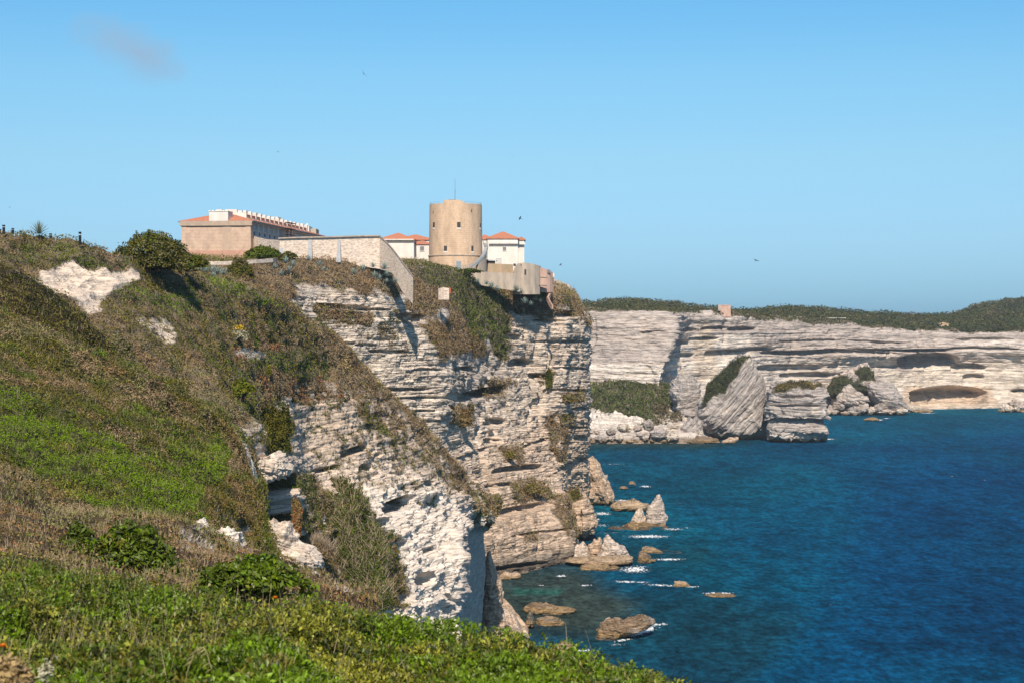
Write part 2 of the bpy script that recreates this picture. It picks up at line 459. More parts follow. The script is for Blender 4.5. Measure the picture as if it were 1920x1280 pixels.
ROCKC = dict(cream=(.74, .625, .51), white=(.77, .69, .60), pale=(.76, .67, .56), grey=(.47, .42, .38), ochre=(.50, .375, .25), dark=(.20, .18, .15),
             brown=(.30, .215, .14), pinkg=(.60, .51, .44), sand=(.74, .61, .47), wet=(.13, .105, .08), soil=(.16, .115, .08), bluegrey=(.33, .33, .34), veg=(.055, .06, .025), tan=(.64, .48, .345))
def tint_of(net, base, paints, vegmask=None, seed=1, scale=.06):
    px, py, p = net.px, net.py, net.G
    t = np.ones(px.shape + (3,)) * np.array(ROCKC[base])
    for poly, c, w, fe in paints:
        m = sstep(-fe, fe, sdist(poly, px, py) + fbm(p * scale, 4, seed) * fe * 1.2) * w
        t = t * (1 - m[..., None]) + np.array(ROCKC[c]) * m[..., None]
    if vegmask is not None:
        g = np.array([.24, .19, .135]); t = t * (1 - vegmask[..., None]) + g * vegmask[..., None]
    return t.clip(.01, .95)

# ================================================================== 1. far coast
far_cols = [
 [(1040,578,1180),(1045,584,1150),(1050,640,1140),(1050,680,1135),(1050,728,1130),(1050,790,1120),(1050,870,1110)],
 [(1095,574,1180),(1095,582,1150),(1098,640,1135),(1098,680,1125),(1098,728,1115),(1098,790,1105),(1098,870,1100)],
 [(1150,577,1180),(1150,585,1140),(1150,640,1125),(1150,680,1115),(1150,728,1108),(1150,790,1100),(1150,870,1095)],
 [(1210,580,1170),(1210,588,1130),(1212,640,1115),(1215,680,1100),(1215,728,1092),(1215,790,1090),(1215,870,1085)],
 [(1262,581,1190),(1272,590,1140),(1262,640,1112),(1250,680,1096),(1235,728,1086),(1235,790,1085),(1235,870,1080)],
 [(1285,583,1230),(1286,592,1200),(1276,640,1190),(1262,680,1180),(1252,728,1175),(1252,790,1150),(1252,870,1140)],
 [(1330,586,1260),(1330,593,1230),(1325,640,1222),(1318,680,1210),(1305,728,1190),(1300,790,1150),(1300,870,1130)],
 [(1400,590,1290),(1400,598,1260),(1400,645,1245),(1400,690,1235),(1400,735,1215),(1400,790,1190),(1400,870,1170)],
 [(1460,596,1320),(1460,602,1290),(1460,650,1275),(1460,690,1275),(1460,735,1262),(1460,790,1240),(1460,870,1220)],
 [(1540,600,1350),(1540,607,1320),(1540,655,1302),(1540,690,1310),(1540,735,1300),(1540,785,1270),(1540,870,1250)],
 [(1620,608,1380),(1620,614,1350),(1620,658,1330),(1620,690,1340),(1620,735,1335),(1620,780,1315),(1620,870,1300)],
 [(1700,612,1400),(1700,618,1370),(1700,655,1352),(1700,690,1368),(1700,735,1360),(1700,776,1335),(1700,870,1320)],
 [(1780,614,1420),(1780,620,1390),(1780,652,1372),(1780,695,1385),(1780,735,1372),(1780,772,1345),(1780,870,1330)],
 [(1860,614,1430),(1860,619,1395),(1860,650,1378),(1860,690,1385),(1860,735,1375),(1860,768,1355),(1860,870,1340)],
 [(1925,613,1420),(1925,618,1390),(1925,650,1372),(1925,690,1375),(1925,735,1365),(1925,770,1345),(1925,870,1330)],
 [(2030,612,1420),(2030,618,1380),(2030,650,1360),(2030,690,1360),(2030,735,1350),(2030,780,1330),(2030,870,1310)]]
far = Net(far_cols, step=1.45, stepr=1.0)
farpx0, farpy0 = far.px.copy(), far.py.copy()
p = far.G
rim = sstep(578, 592, farpy0)
d = strata(p, 7.0, 2.6, 40, .35, .012, .35) + strata(p, 2.4, 1.1, 50, .5, .02, .5) + fbm(sc(p, .02, .02, .03), 4, 60) * 4.0 + fbm(sc(p, .15, .15, .5), 3, 66) * .7
d = d - 2.0 * sstep(.55, .95, 1 - np.abs(fbm(sc(p, .03, .03, .004), 3, 71)) * 3)
# long undercut beds and alcoves
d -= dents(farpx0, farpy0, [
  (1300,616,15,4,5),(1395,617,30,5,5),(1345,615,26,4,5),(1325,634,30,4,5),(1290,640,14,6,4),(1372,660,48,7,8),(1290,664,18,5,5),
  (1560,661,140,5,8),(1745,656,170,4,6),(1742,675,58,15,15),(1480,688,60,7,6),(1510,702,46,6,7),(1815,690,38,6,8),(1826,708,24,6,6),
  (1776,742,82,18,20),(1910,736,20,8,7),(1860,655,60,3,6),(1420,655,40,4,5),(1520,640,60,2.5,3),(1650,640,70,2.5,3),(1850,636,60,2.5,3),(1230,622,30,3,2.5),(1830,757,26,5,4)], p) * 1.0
far.displace(d * rim, .8)
far_veg = paint_mask(farpx0, farpy0, p, [
  [(1040,570),(1330,570),(1330,586),(1040,584)],[(1330,570),(2100,590),(2100,619),(1780,621),(1600,611),(1480,602),(1330,592)]], 2, 3)
far_tint = tint_of(far, 'pinkg', [
  ([(1040,560),(2100,560),(2100,640),(1700,645),(1500,650),(1280,625),(1255,680),(1040,690)], 'grey', .42, 8),
  ([(1090,588),(1270,588),(1265,640),(1100,660)], 'pinkg', .6, 14),
  ([(1040,681),(1245,684),(1240,740),(1040,740)], 'white', .95, 1.6),
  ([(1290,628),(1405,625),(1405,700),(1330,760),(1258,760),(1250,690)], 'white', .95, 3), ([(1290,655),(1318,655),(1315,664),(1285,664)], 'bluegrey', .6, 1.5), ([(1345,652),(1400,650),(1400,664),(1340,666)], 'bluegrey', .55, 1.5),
  ([(1310,600),(1330,600),(1345,700),(1310,720),(1300,660)], 'sand', .8, 4),
  ([(1400,664),(1660,668),(1680,700),(1640,740),(1420,740)], 'white', .7, 5),
  ([(1440,716),(1560,716),(1560,760),(1440,760)], 'sand', .5, 6),
  ([(1650,700),(1930,672),(2050,672),(2050,770),(1650,770)], 'pale', .85, 7),
  ([(1800,640),(2060,640),(2060,668),(1800,668)], 'white', .6, 6),
  ([(1695,722),(1860,722),(1875,765),(1690,765)], 'tan', .75, 4),
  ([(1680,756),(1880,756),(1880,775),(1680,775)], 'sand', .9, 3)], far_veg)
_st = np.round(0)
streak = fbm(sc(far.G, .006, .006, .30), 4, 81)
far_tint *= .93 * (1 + .20 * streak)[..., None]
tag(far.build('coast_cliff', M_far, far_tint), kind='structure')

# plateau and hill behind the far rim
hill_cols = []
for x, ys, Ys in [(1000,575,1400),(1060,576,1400),(1110,571,1380),(1135,568,1380),(1180,565,1400),(1215,567,1400),(1260,572,1450),(1300,577,1450),(1340,581,1500),(1380,584,1500),
                  (1420,583,1600),(1460,579,1600),(1500,579,1650),(1560,583,1700),(1620,589,1700),(1700,593,1750),(1770,594,1800),(1800,588,1850),(1835,574,1900),(1880,566,1950),(1925,564,2000),(2040,562,2000)]:
    re = float(np.interp(x, [1000,1150,1330,1460,1600,1700,2050], [580,584,592,601,611,617,617])); Ye = float(np.interp(x, [1000,1210,1290,1460,1780,2050], [1165,1150,1215,1305,1405,1400]))
    hill_cols.append([(x, ys + 24, Ys * 1.12), (x, ys, Ys)] + [(x, ys * (1 - t) + re * t, Ys * (1 - t) + Ye * t) for t in (.33, .66)] + [(x, re + .5, Ye), (x, re + 14, Ye + 8)])
hill = Net(hill_cols, step=2.0, stepr=1.5)
hill.displace(np.abs(fbm(hill.G * .03, 4, 90)) * 3.5 - .8, 0)
hill_t = np.ones(hill.px.shape + (3,)) * np.array([.05, .055, .028])
tag(hill.build('hill', M_far, hill_t), kind='structure')

# bench in front of the left wall, scrubby top and pale boulders at its foot
bench_cols = []
for x, yt, y1, y2 in [(1060,735,790,835),(1110,733,788,832),(1160,731,782,829),(1210,731,784,828),(1245,735,790,827),(1275,752,795,826),(1300,782,805,828),(1330,806,815,829)]:
    bench_cols.append([(x, yt - 8, 1120), (x, yt, 1085), (x, (yt + y1) / 2, 1040), (x, y1, 1005), (x, (y1 + y2) / 2, 988), (x, y2, 974), (x, y2 + 40, 965)])
bench = Net(bench_cols, step=1.5, stepr=1.3)
bx0, by0 = bench.px.copy(), bench.py.copy()
bench.displace(billow(bench.G * .09, 4, 101) * 2.6 + billow(bench.G * .3, 3, 102) * 1.2 + fbm(bench.G * .05, 3, 104) * 3, 0)
bench_veg = paint_mask(bx0, by0, bench.G, [[(1050,725),(1250,725),(1262,760),(1240,785),(1215,790),(1190,780),(1150,774),(1050,776)],([(1190,770),(1280,770),(1285,800),(1200,800)], .6)], 4, 14, .06)
bench_t = tint_of(bench, 'white', [([(1040,805),(1350,800),(1350,850),(1040,850)], 'grey', .6, 8), ([(1040,822),(1350,820),(1350,850),(1040,850)], 'brown', .8, 4), ([(1250,770),(1300,780),(1300,815),(1250,810)], 'pinkg', .7, 6)], bench_veg)
tag(bench.build('rocky_bench', M_far, bench_t), kind='structure')

# ================================================================== 2. headland under the town
hc = [
 [(300,470,520),(300,480,440),(300,505,380),(300,530,330),(300,600,310),(300,700,300),(300,850,295),(300,1000,290),(300,1300,285)],
 [(370,475,560),(370,485,440),(370,508,395),(370,535,350),(370,600,330),(370,700,320),(370,850,315),(370,1000,310),(370,1300,300)],
 [(430,475,600),(430,488,440),(430,512,405),(430,545,370),(430,600,355),(430,700,350),(430,850,345),(430,1000,340),(430,1300,330)],
 [(480,475,620),(480,486,440),(480,515,412),(480,555,390),(480,620,380),(480,700,375),(480,850,372),(480,1000,370),(480,1250,365)],
 [(530,478,640),(530,485,440),(530,522,420),(530,565,405),(530,620,400),(530,700,396),(530,820,394),(530,980,392),(530,1220,390)],
 [(600,478,650),(600,484,445),(600,525,432),(600,560,427),(600,620,423),(600,700,421),(600,820,419),(600,960,416),(600,1170,412)],
 [(680,478,660),(680,482,452),(680,525,442),(680,565,438),(680,620,434),(680,700,432),(680,820,429),(680,960,426),(680,1150,422)],
 [(740,485,670),(740,496,464),(740,540,452),(740,580,447),(740,630,443),(740,710,440),(740,820,437),(740,960,434),(740,1140,430)],
 [(790,485,690),(790,500,485),(790,550,468),(790,605,457),(790,660,452),(790,740,449),(790,830,446),(790,960,443),(790,1140,438)],
 [(835,490,700),(835,507,505),(835,560,482),(835,630,468),(835,690,462),(835,755,458),(835,840,454),(835,960,450),(835,1120,444)],
 [(855,490,710),(858,510,512),(858,560,496),(858,630,485),(859,690,480),(859,755,477),(858,840,470),(858,960,460),(852,1110,452)],
 [(895,492,720),(898,514,530),(900,565,518),(902,630,512),(902,690,509),(902,760,506),(902,850,492),(905,960,472),(905,1100,458)],
 [(940,495,730),(940,522,537),(945,570,530),(945,635,526),(945,700,524),(945,780,520),(945,870,503),(945,960,480),(945,1090,466)],
 [(990,500,740),(990,535,546),(990,578,541),(990,640,538),(990,710,536),(990,790,532),(990,880,516),(990,970,491),(990,1082,474)],
 [(1035,520,740),(1035,550,554),(1035,582,549),(1035,645,547),(1035,710,546),(1035,790,543),(1035,880,530),(1040,970,503),(1040,1075,488)],
 [(1062,532,740),(1058,554,558),(1058,585,553),(1058,645,550),(1058,710,549),(1058,790,548),(1056,880,538),(1056,965,508),(1058,1062,494)],
 [(1070,535,740),(1068,558,566),(1070,590,560),(1070,645,558),(1070,710,557),(1070,790,557),(1068,870,558),(1066,950,560),(1060,1030,556)],
 [(1082,560,740),(1085,572,575),(1096,598,570),(1098,650,569),(1095,715,568),(1096,790,567),(1094,870,568),(1090,940,572),(1086,1010,572)],
 [(1085,580,745),(1092,582,590),(1108,612,583),(1107,655,583),(1102,720,583),(1106,790,583),(1102,870,584),(1104,930,586),(1104,1010,586)],
 [(1085,590,750),(1090,590,612),(1104,620,608),(1102,660,608),(1100,720,608),(1102,790,608),(1100,870,610),(1100,930,612),(1100,1000,612)],
 [(1070,600,760),(1070,600,680),(1080,630,680),(1080,660,680),(1080,720,680),(1080,790,680),(1080,870,680),(1080,930,680),(1080,990,680)]]
head = Net(hc, step=1.45, stepr=1.35)
hx, hy = head.px.copy(), head.py.copy(); p = head.G
soft = sstep(-12, 12, hy - np.interp(hx, [300,480,560,640,720,790,840,900,940,960,1000,1060,1110], [640,600,560,545,560,590,650,680,650,575,580,575,585]))   # rock below this line
brk = sstep(-.5, .5, fbm(sc(p, .12, .12, .12), 3, 118))[...]
d = strata(p, 3.9, .8, 110, .8, .05, .4) + strata(p, 1.45, .55, 120, 1.0, .12, .9) * (.4 + brk) + strata(p, .62, .28, 125, 1.3, .2, .9) * (.5 + brk) + fbm(sc(p, .9, .9, 1.5), 3, 126) * .40
lump = fbm(sc(p, .05, .05, .07), 4, 130) * 1.5 + fbm(sc(p, .22, .22, .45), 4, 134) * .9
crev = -2.2 * sstep(.72, .97, 1 - np.abs(fbm(sc(p, .07, .07, .012), 3, 141)) * 2.6) * sstep(840, 870, hx)
crumb = sstep(-20, 20, sdist([(835,655),(960,640),(960,770),(900,800),(835,800)], hx, hy) + 12 * fbm(p * .08, 2, 7))      # contorted beds
q = p @ np.array([[.8, 0, .6], [0, 1, 0], [-.6, 0, .8]])
d = d * (1 - .7 * crumb) + crumb * (strata(q, 1.6, 1.1, 150, .8, .06, .6) + fbm(p * .3, 4, 151) * 1.3)
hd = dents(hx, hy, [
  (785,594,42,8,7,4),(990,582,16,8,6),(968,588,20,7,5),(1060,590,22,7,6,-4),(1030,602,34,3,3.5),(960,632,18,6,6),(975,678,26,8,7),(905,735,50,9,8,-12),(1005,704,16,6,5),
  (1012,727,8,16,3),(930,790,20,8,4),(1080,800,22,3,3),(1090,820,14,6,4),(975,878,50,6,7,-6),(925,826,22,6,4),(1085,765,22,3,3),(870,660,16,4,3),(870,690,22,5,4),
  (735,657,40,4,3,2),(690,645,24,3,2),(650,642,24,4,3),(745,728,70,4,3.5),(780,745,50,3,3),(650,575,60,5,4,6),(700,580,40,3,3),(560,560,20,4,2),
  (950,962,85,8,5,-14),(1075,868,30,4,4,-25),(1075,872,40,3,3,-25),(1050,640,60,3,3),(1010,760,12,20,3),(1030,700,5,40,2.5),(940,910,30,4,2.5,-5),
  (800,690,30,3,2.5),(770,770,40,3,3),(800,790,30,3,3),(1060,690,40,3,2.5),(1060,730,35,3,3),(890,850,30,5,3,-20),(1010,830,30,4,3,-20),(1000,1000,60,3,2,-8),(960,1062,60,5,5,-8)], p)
bx = sstep(-4, 6, hy - np.interp(hx, [850,900,960,1020,1070,1100], [1000,985,958,945,925,920])) * sstep(850, 900, hx)      # smooth tan foot of the headland
d = d * (1 - .45 * bx)
foot = bx * (1.5 + 2.5 * np.sin(np.clip((hy - 960) / 110, 0, 1) * math.pi)) * sstep(1110, 1060, hx)
amp = .18 + .82 * soft
d = (d + lump + crev) * amp - hd * .72 * soft + foot
d = d * sstep(474, 500, hy) 
veg_h = [
 [(300,440),(520,440),(600,470),(720,480),(860,500),(1060,540),(1100,575),(1085,588),(1040,578),(1000,572),(960,568),(945,600),(950,640),(955,680),(930,668),(900,640),(880,600),(850,560),(800,548),(790,580),(760,560),(740,566),(700,552),(660,545),(640,552),(600,535),(560,540),(550,560),(500,600),(470,640),(300,680)],
 [(844,540),(900,515),(955,560),(952,620),(955,672),(944,680),(925,650),(905,640),(880,612),(850,580)],
 [(772,525),(845,535),(885,610),(928,665),(890,674),(862,657),(838,668),(830,682),(812,650),(788,612),(800,602),(830,604),(836,586),(755,572)], [(750,548),(800,570),(838,588),(800,594),(755,588)], [(690,600),(740,560),(800,600),(700,640)] and ([(690,600),(740,575),(790,600),(720,640)], .3),
 ([(590,575),(640,580),(690,595),(688,612),(650,610),(620,600),(590,598)], .85),
 ([(845,762),(885,765),(888,792),(860,796),(842,785)], .95),
 ([(1018,698),(1036,696),(1040,722),(1022,728)], .9),
 ([(1050,735),(1085,735),(1088,752),(1052,752)], .8), ([(890,720),(960,700),(975,720),(900,748)], .55), ([(1035,780),(1065,780),(1062,860),(1042,850)], .6),
 ([(940,838),(975,838),(975,862),(940,860)], .6), ([(960,905),(1030,902),(1030,925),(980,935)], .7), ([(1030,930),(1070,930),(1072,1000),(1050,1000)], .6), ([(965,1000),(1000,1000),(1000,1015),(965,1015)], .6),
 ([(960,565),(1100,575),(1100,600),(1060,595),(1020,590),(960,580)], .6), ([(600,600),(780,640),(790,670),(700,660)], .22), ([(1090,592),(1112,592),(1112,612),(1090,610)], .8)]
head_veg = paint_mask(hx, hy, p, veg_h, 5, 13, .11)
head.displace(d * .82, .75)
head_tint = tint_of(head, 'cream', [
  ([(560,540),(850,560),(850,900),(700,900)], 'pale', .6, 20),
  ([(840,850),(1120,760),(1120,960),(860,1000)], 'tan', .55, 30),
  ([(840,960),(1120,900),(1120,1060),(900,1090)], 'tan', .8, 12),
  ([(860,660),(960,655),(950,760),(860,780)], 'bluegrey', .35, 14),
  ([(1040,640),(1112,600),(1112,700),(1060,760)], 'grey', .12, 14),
  ([(910,1052),(1060,1032),(1120,1000),(1120,1120),(900,1120)], 'dark', .65, 6),
  ([(900,1070),(1070,1045),(1120,1010),(1120,1140),(900,1140)], 'wet', .7, 4)], head_veg, seed=3)
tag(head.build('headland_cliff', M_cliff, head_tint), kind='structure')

# ================================================================== 3. hillside falling to the white cliff
sc_cols = [
 [(-160,500,230),(-150,428,160),(-150,500,150),(-150,560,138),(-150,640,125),(-150,740,110),(-150,850,95),(-150,960,80),(-150,1250,60)],
 [(0,520,250),(0,437,160),(0,490,150),(0,560,138),(0,640,125),(0,740,112),(0,850,98),(0,960,85),(0,1250,65)],
 [(60,520,250),(60,441,165),(60,492,156),(60,560,142),(60,640,130),(60,740,115),(60,850,101),(60,960,88),(60,1250,70)],
 [(130,525,250),(130,456,170),(130,500,163),(130,565,148),(130,640,136),(130,740,122),(130,850,107),(130,960,95),(130,1250,75)],
 [(200,525,260),(200,472,178),(200,515,168),(200,580,156),(200,650,146),(200,740,132),(200,850,116),(200,960,102),(200,1250,80)],
 [(300,535,280),(300,496,190),(300,545,180),(300,610,168),(300,680,157),(300,760,144),(300,850,128),(300,960,112),(300,1250,90)],
 [(400,560,300),(400,520,205),(400,570,194),(400,630,183),(400,695,171),(400,765,156),(400,850,140),(400,950,124),(400,1250,100)],
 [(470,590,310),(470,543,222),(470,592,213),(470,655,203),(470,720,192),(470,795,180),(470,870,170),(470,960,160),(470,1250,142)],
 [(520,610,330),(520,560,237),(520,612,230),(520,680,223),(520,750,215),(520,830,206),(520,930,195),(520,1050,184),(520,1250,172)],
 [(580,640,335),(580,590,250),(580,642,245),(580,712,240),(580,782,236),(580,862,230),(580,960,222),(580,1080,212),(580,1260,202)],
 [(640,690,345),(640,638,262),(640,692,256),(640,760,250),(640,830,245),(640,900,239),(640,1000,230),(640,1110,222),(640,1270,214)],
 [(700,760,360),(700,700,274),(700,748,267),(700,810,260),(700,872,254),(700,942,247),(700,1035,237),(700,1130,230),(700,1280,223)],
 [(760,830,370),(760,763,287),(760,805,280),(760,860,272),(760,915,265),(760,985,256),(760,1070,246),(760,1150,240),(760,1290,234)],
 [(820,900,380),(820,824,302),(820,858,295),(820,902,287),(820,952,278),(820,1010,268),(820,1085,257),(820,1160,252),(820,1300,248)],
 [(870,960,390),(872,882,320),(870,905,314),(868,940,305),(864,972,295),(858,1015,272),(864,1080,264),(848,1150,260),(848,1300,256)],
 [(890,970,400),(893,906,326),(893,924,322),(890,948,316),(882,978,305),(866,1015,285),(872,1080,280),(858,1150,276),(856,1300,272)],
 [(910,980,410),(912,930,331),(914,942,329),(912,958,324),(905,975,320),(884,1000,325),(888,1070,328),(880,1150,324),(872,1300,318)],
 [(920,985,420),(927,948,337),(929,953,336),(926,962,335),(921,972,336),(906,990,352),(908,1060,352),(902,1150,350),(895,1300,345)],
 [(915,990,440),(920,956,360),(922,962,360),(920,970,360),(915,980,362),(905,995,375),(905,1060,376),(902,1150,376),(895,1300,370)]]
hs_ = Net(sc_cols, step=1.6, stepr=1.6)
sx_, sy_ = hs_.px.copy(), hs_.py.copy(); p = hs_.G
rockpoly = [(470,800),(560,715),(640,712),(720,735),(800,800),(880,880),(935,940),(940,990),(930,1300),(430,1300),(430,1060),(465,1000),(465,900),(420,860),(415,800)]
rk = sstep(-14, 14, sdist(rockpoly, sx_, sy_) + 12 * fbm(p * .1, 3, 200))
face = sstep(-18, 14, sdist([(560,990),(640,890),(700,880),(790,890),(860,930),(960,930),(960,1400),(430,1400),(440,1000),(470,930),(560,900)], sx_, sy_))
recess = sstep(858, 876, sx_) * sstep(985, 1000, sy_)
pl = billow(sc(p, .55, .55, 1.0), 4, 210); pl2 = billow(sc(p, .16, .16, .3), 3, 215)
d_rock = strata(p, 2.4, .5, 220, .9, .1, .5) * (1 - .3 * face) + strata(p, .8, .26, 224, 1.2, .2, .8) + fbm(sc(p, 1.6, 1.6, 2.4), 3, 226) * .16 + pl * (.16 + .42 * face) + pl2 * (.3 + .9 * face) + fbm(p * .06, 3, 230) * 1.0
cush = billow(sc(p, .6, .6, .6), 2, 240) * .22 + billow(sc(p, .27, .27, .27), 2, 241) * .55 + fbm(p * .12, 4, 244) * .7
hol = dents(sx_, sy_, [
  (612,876,26,5,1.6,-12),(668,842,32,8,2.2,-16),(690,873,16,5,2),(745,945,45,12,4,-24),(700,985,24,8,2.5,-20),(780,1085,18,12,3),(745,1118,14,12,3),(560,1015,26,13,3,-35),
  (515,1000,22,10,2.5,-40),(800,905,10,5,1.5),(862,918,8,6,2),(720,850,12,4,1.2,-20),(820,980,14,5,1.5),(735,1020,14,6,1.5),(800,1030,12,5,1.4),(690,1040,14,6,1.5),(835,1120,12,10,2),(560,1060,10,14,2),(600,1090,22,8,2.5,20),(535,1040,12,10,3)], p)
d = rk * d_rock * (1 - .8 * recess) + (1 - rk) * (cush - .5) - hol
d = d + face * rk * sstep(790, 850, sx_) * (1 - recess) * fbm(p * .2, 3, 233) * 1.6
cx_, cy_ = (sx_ - 520 + 5 * fbm(p * .4, 2, 91)) / 36, (sy_ - 935 + 6 * fbm(p * .4, 2, 92)) / 48
d = d * (1 - .0) - 15 * sstep(1.06, .9, np.abs(cx_)) * sstep(-1.08, -.94, cy_) * sstep(1.15, .75, cy_)
hs_.displace(d, .35)
sand = paint_mask(sx_, sy_, p, [[(82,496),(120,492),(170,503),(255,515),(258,522),(225,540),(190,560),(190,580),(165,582),(150,560),(110,535),(75,515)], ([(0,500),(40,505),(80,520),(110,540),(95,545),(50,520),(0,512)], .7),
   ([(435,655),(480,658),(500,665),(480,672),(440,668)], .9), ([(268,590),(330,600),(320,640),(290,625),(262,612)], .55)], 3, 7, .25)
rockveg = paint_mask(sx_, sy_, p, [
  ([(640,640),(720,700),(800,790),(880,870),(935,935),(925,975),(905,950),(880,905),(820,838),(760,785),(700,732),(650,690),(600,640)], .97),([(600,690),(640,650),(720,720),(800,800),(880,890),(905,960),(880,950),(820,890),(760,840),(700,790),(650,755),(600,735)], .48),
  ([(650,745),(690,765),(735,805),(715,815),(680,795)], .6), ([(740,800),(800,840),(830,890),(800,900),(740,850)], .22),
  ([(600,820),(700,830),(760,880),(740,900),(640,880)], .12), ([(480,700),(600,700),(670,735),(640,750),(520,760)], .6),
  ([(470,760),(545,775),(545,845),(520,850),(480,830)], 1), ([(555,890),(600,900),(650,960),(740,1010),(745,1130),(660,1120),(610,1060),(565,1000)], .8), ([(860,925),(925,935),(930,985),(900,990),(880,960)], .5),
  ([(470,880),(440,860),(450,980),(480,1000)], .5), ([(540,960),(572,960),(575,1010),(545,1000)], .8), ([(560,740),(700,770),(820,880),(860,960),(760,950),(640,880),(560,830)], .24), ([(540,1030),(600,1040),(640,1090),(600,1100),(560,1060)], .5), ([(440,820),(520,800),(540,850),(470,870)],.4)], 5, 15, .16)
hv = np.clip((1 - rk) * (1 - sand) + rockveg * rk, 0, 1)
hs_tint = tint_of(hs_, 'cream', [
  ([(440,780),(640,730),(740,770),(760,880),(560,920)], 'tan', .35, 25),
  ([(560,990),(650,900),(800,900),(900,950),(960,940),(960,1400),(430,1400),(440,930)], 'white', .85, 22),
  ([(872,985),(960,960),(960,1400),(866,1400)], 'pinkg', .9, 5),  # recess kept out of the white, painted darker to deepen its shade
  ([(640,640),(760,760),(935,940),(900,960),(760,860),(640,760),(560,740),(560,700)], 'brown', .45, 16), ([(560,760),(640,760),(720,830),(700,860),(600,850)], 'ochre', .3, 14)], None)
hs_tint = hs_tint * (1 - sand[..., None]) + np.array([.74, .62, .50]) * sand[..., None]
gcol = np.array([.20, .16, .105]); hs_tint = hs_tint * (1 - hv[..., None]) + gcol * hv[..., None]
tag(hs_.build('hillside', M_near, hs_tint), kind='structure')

# dark saddle between the path and the green hill
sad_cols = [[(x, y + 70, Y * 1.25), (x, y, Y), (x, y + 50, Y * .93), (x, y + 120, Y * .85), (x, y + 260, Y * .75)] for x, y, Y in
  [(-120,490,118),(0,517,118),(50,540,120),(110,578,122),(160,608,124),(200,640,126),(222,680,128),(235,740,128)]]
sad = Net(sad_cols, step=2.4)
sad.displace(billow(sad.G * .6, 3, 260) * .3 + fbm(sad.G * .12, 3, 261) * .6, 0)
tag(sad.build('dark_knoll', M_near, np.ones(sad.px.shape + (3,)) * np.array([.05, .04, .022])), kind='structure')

# near green hill
gh = [
 [(-160,640,150),(-150,540,95),(-150,620,86),(-150,720,74),(-150,820,62),(-150,920,50),(-150,1100,38)],
 [(0,690,150),(0,595,95),(0,660,87),(0,740,76),(0,830,63),(0,930,50),(0,1100,38)],
 [(60,710,150),(60,618,95),(60,690,87),(60,765,76),(60,850,64),(60,945,51),(60,1100,39)],
 [(130,730,150),(130,652,95),(130,718,87),(130,790,76),(130,870,65),(130,960,52),(130,1100,41)],
 [(200,760,150),(200,688,97),(200,745,89),(200,812,78),(200,885,67),(200,965,55),(200,1100,43)],
 [(300,800,150),(300,738,100),(300,790,92),(300,845,83),(300,905,72),(300,972,60),(300,1100,46)],
 [(370,830,150),(370,765,104),(370,815,96),(370,865,87),(370,920,77),(370,985,65),(370,1100,50)],
 [(420,860,155),(420,792,107),(420,840,100),(420,888,92),(420,938,82),(420,998,70),(420,1100,55)],
 [(452,900,160),(452,828,111),(452,872,105),(452,915,97),(452,960,88),(452,1012,76),(452,1110,60)],
 [(478,960,160),(474,880,114),(475,915,109),(476,950,102),(476,985,94),(476,1030,82),(476,1120,64)],
 [(482,1000,165),(484,940,122),(486,965,118),(487,990,112),(487,1020,102),(487,1055,90),(487,1130,70)],
 [(480,1030,170),(480,990,140),(480,1010,138),(482,1030,130),(484,1050,118),(486,1080,100),(488,1140,80)]]
gn = Net(gh, step=2.0)
gx_, gy_ = gn.px.copy(), gn.py.copy()
grk = paint_mask(gx_, gy_, gn.G, [([(360,975),(400,975),(445,990),(462,1030),(440,1035),(400,1008),(365,995)], .5), ([(430,800),(455,850),(475,900),(478,880),(455,820)], .8)], 3, 7, .3)
gn.displace((1 - grk) * (billow(gn.G * .85, 2, 270) * .24 + billow(gn.G * .36, 2, 273) * .55 + fbm(gn.G * .1, 3, 271) * .6) + grk * (billow(gn.G * 1.2, 4, 275) * .3), 0)
gt = np.ones(gx_.shape + (3,)) * np.array([.08, .075, .035]); gt = gt * (1 - grk[..., None]) + np.array([.66, .6, .52]) * grk[..., None]
tag(gn.build('green_hill', M_near, gt), kind='structure')

# slope between the green hill and the foreground
ml = [[(x, y + 40, Y + 14), (x, y, Y), (x, y * .66 + 1125 * .34, Y * .8), (x, y * .33 + 1125 * .67, Y * .58), (x, 1190, Y * .38), (x, 1320, Y * .25)] for x, y, Y in
  [(-150,880,42),(0,905,42),(60,935,43),(120,960,44),(200,962,46),(280,975,48),(350,985,50),(420,1010,54),(480,1045,58),(530,1062,60),(590,1085,62),(650,1118,64),(700,1165,66)]]
mn = Net(ml, step=2.2)
mx_, my_ = mn.px.copy(), mn.py.copy()
mrk = paint_mask(mx_, my_, mn.G, [([(355,975),(420,985),(470,1040),(480,1062),(440,1050),(400,1020),(350,1000)], .5), ([(560,1050),(620,1060),(680,1120),(640,1135),(590,1100)], .8), ([(330,1000),(390,1020),(400,1070),(360,1075),(345,1040)], .55)], 3, 9, .35)
mn.displace((1 - mrk) * (billow(mn.G * 1.1, 3, 280) * .14 + fbm(mn.G * .25, 3, 281) * .35) + mrk * (billow(mn.G * 1.6, 4, 283) * .3), 0)
mt = np.ones(mx_.shape + (3,)) * np.array([.085, .06, .035]); mt = mt * (1 - mrk[..., None]) + np.array([.6, .53, .45]) * mrk[..., None]
tag(mn.build('lower_slope', M_near, mt), kind='structure')

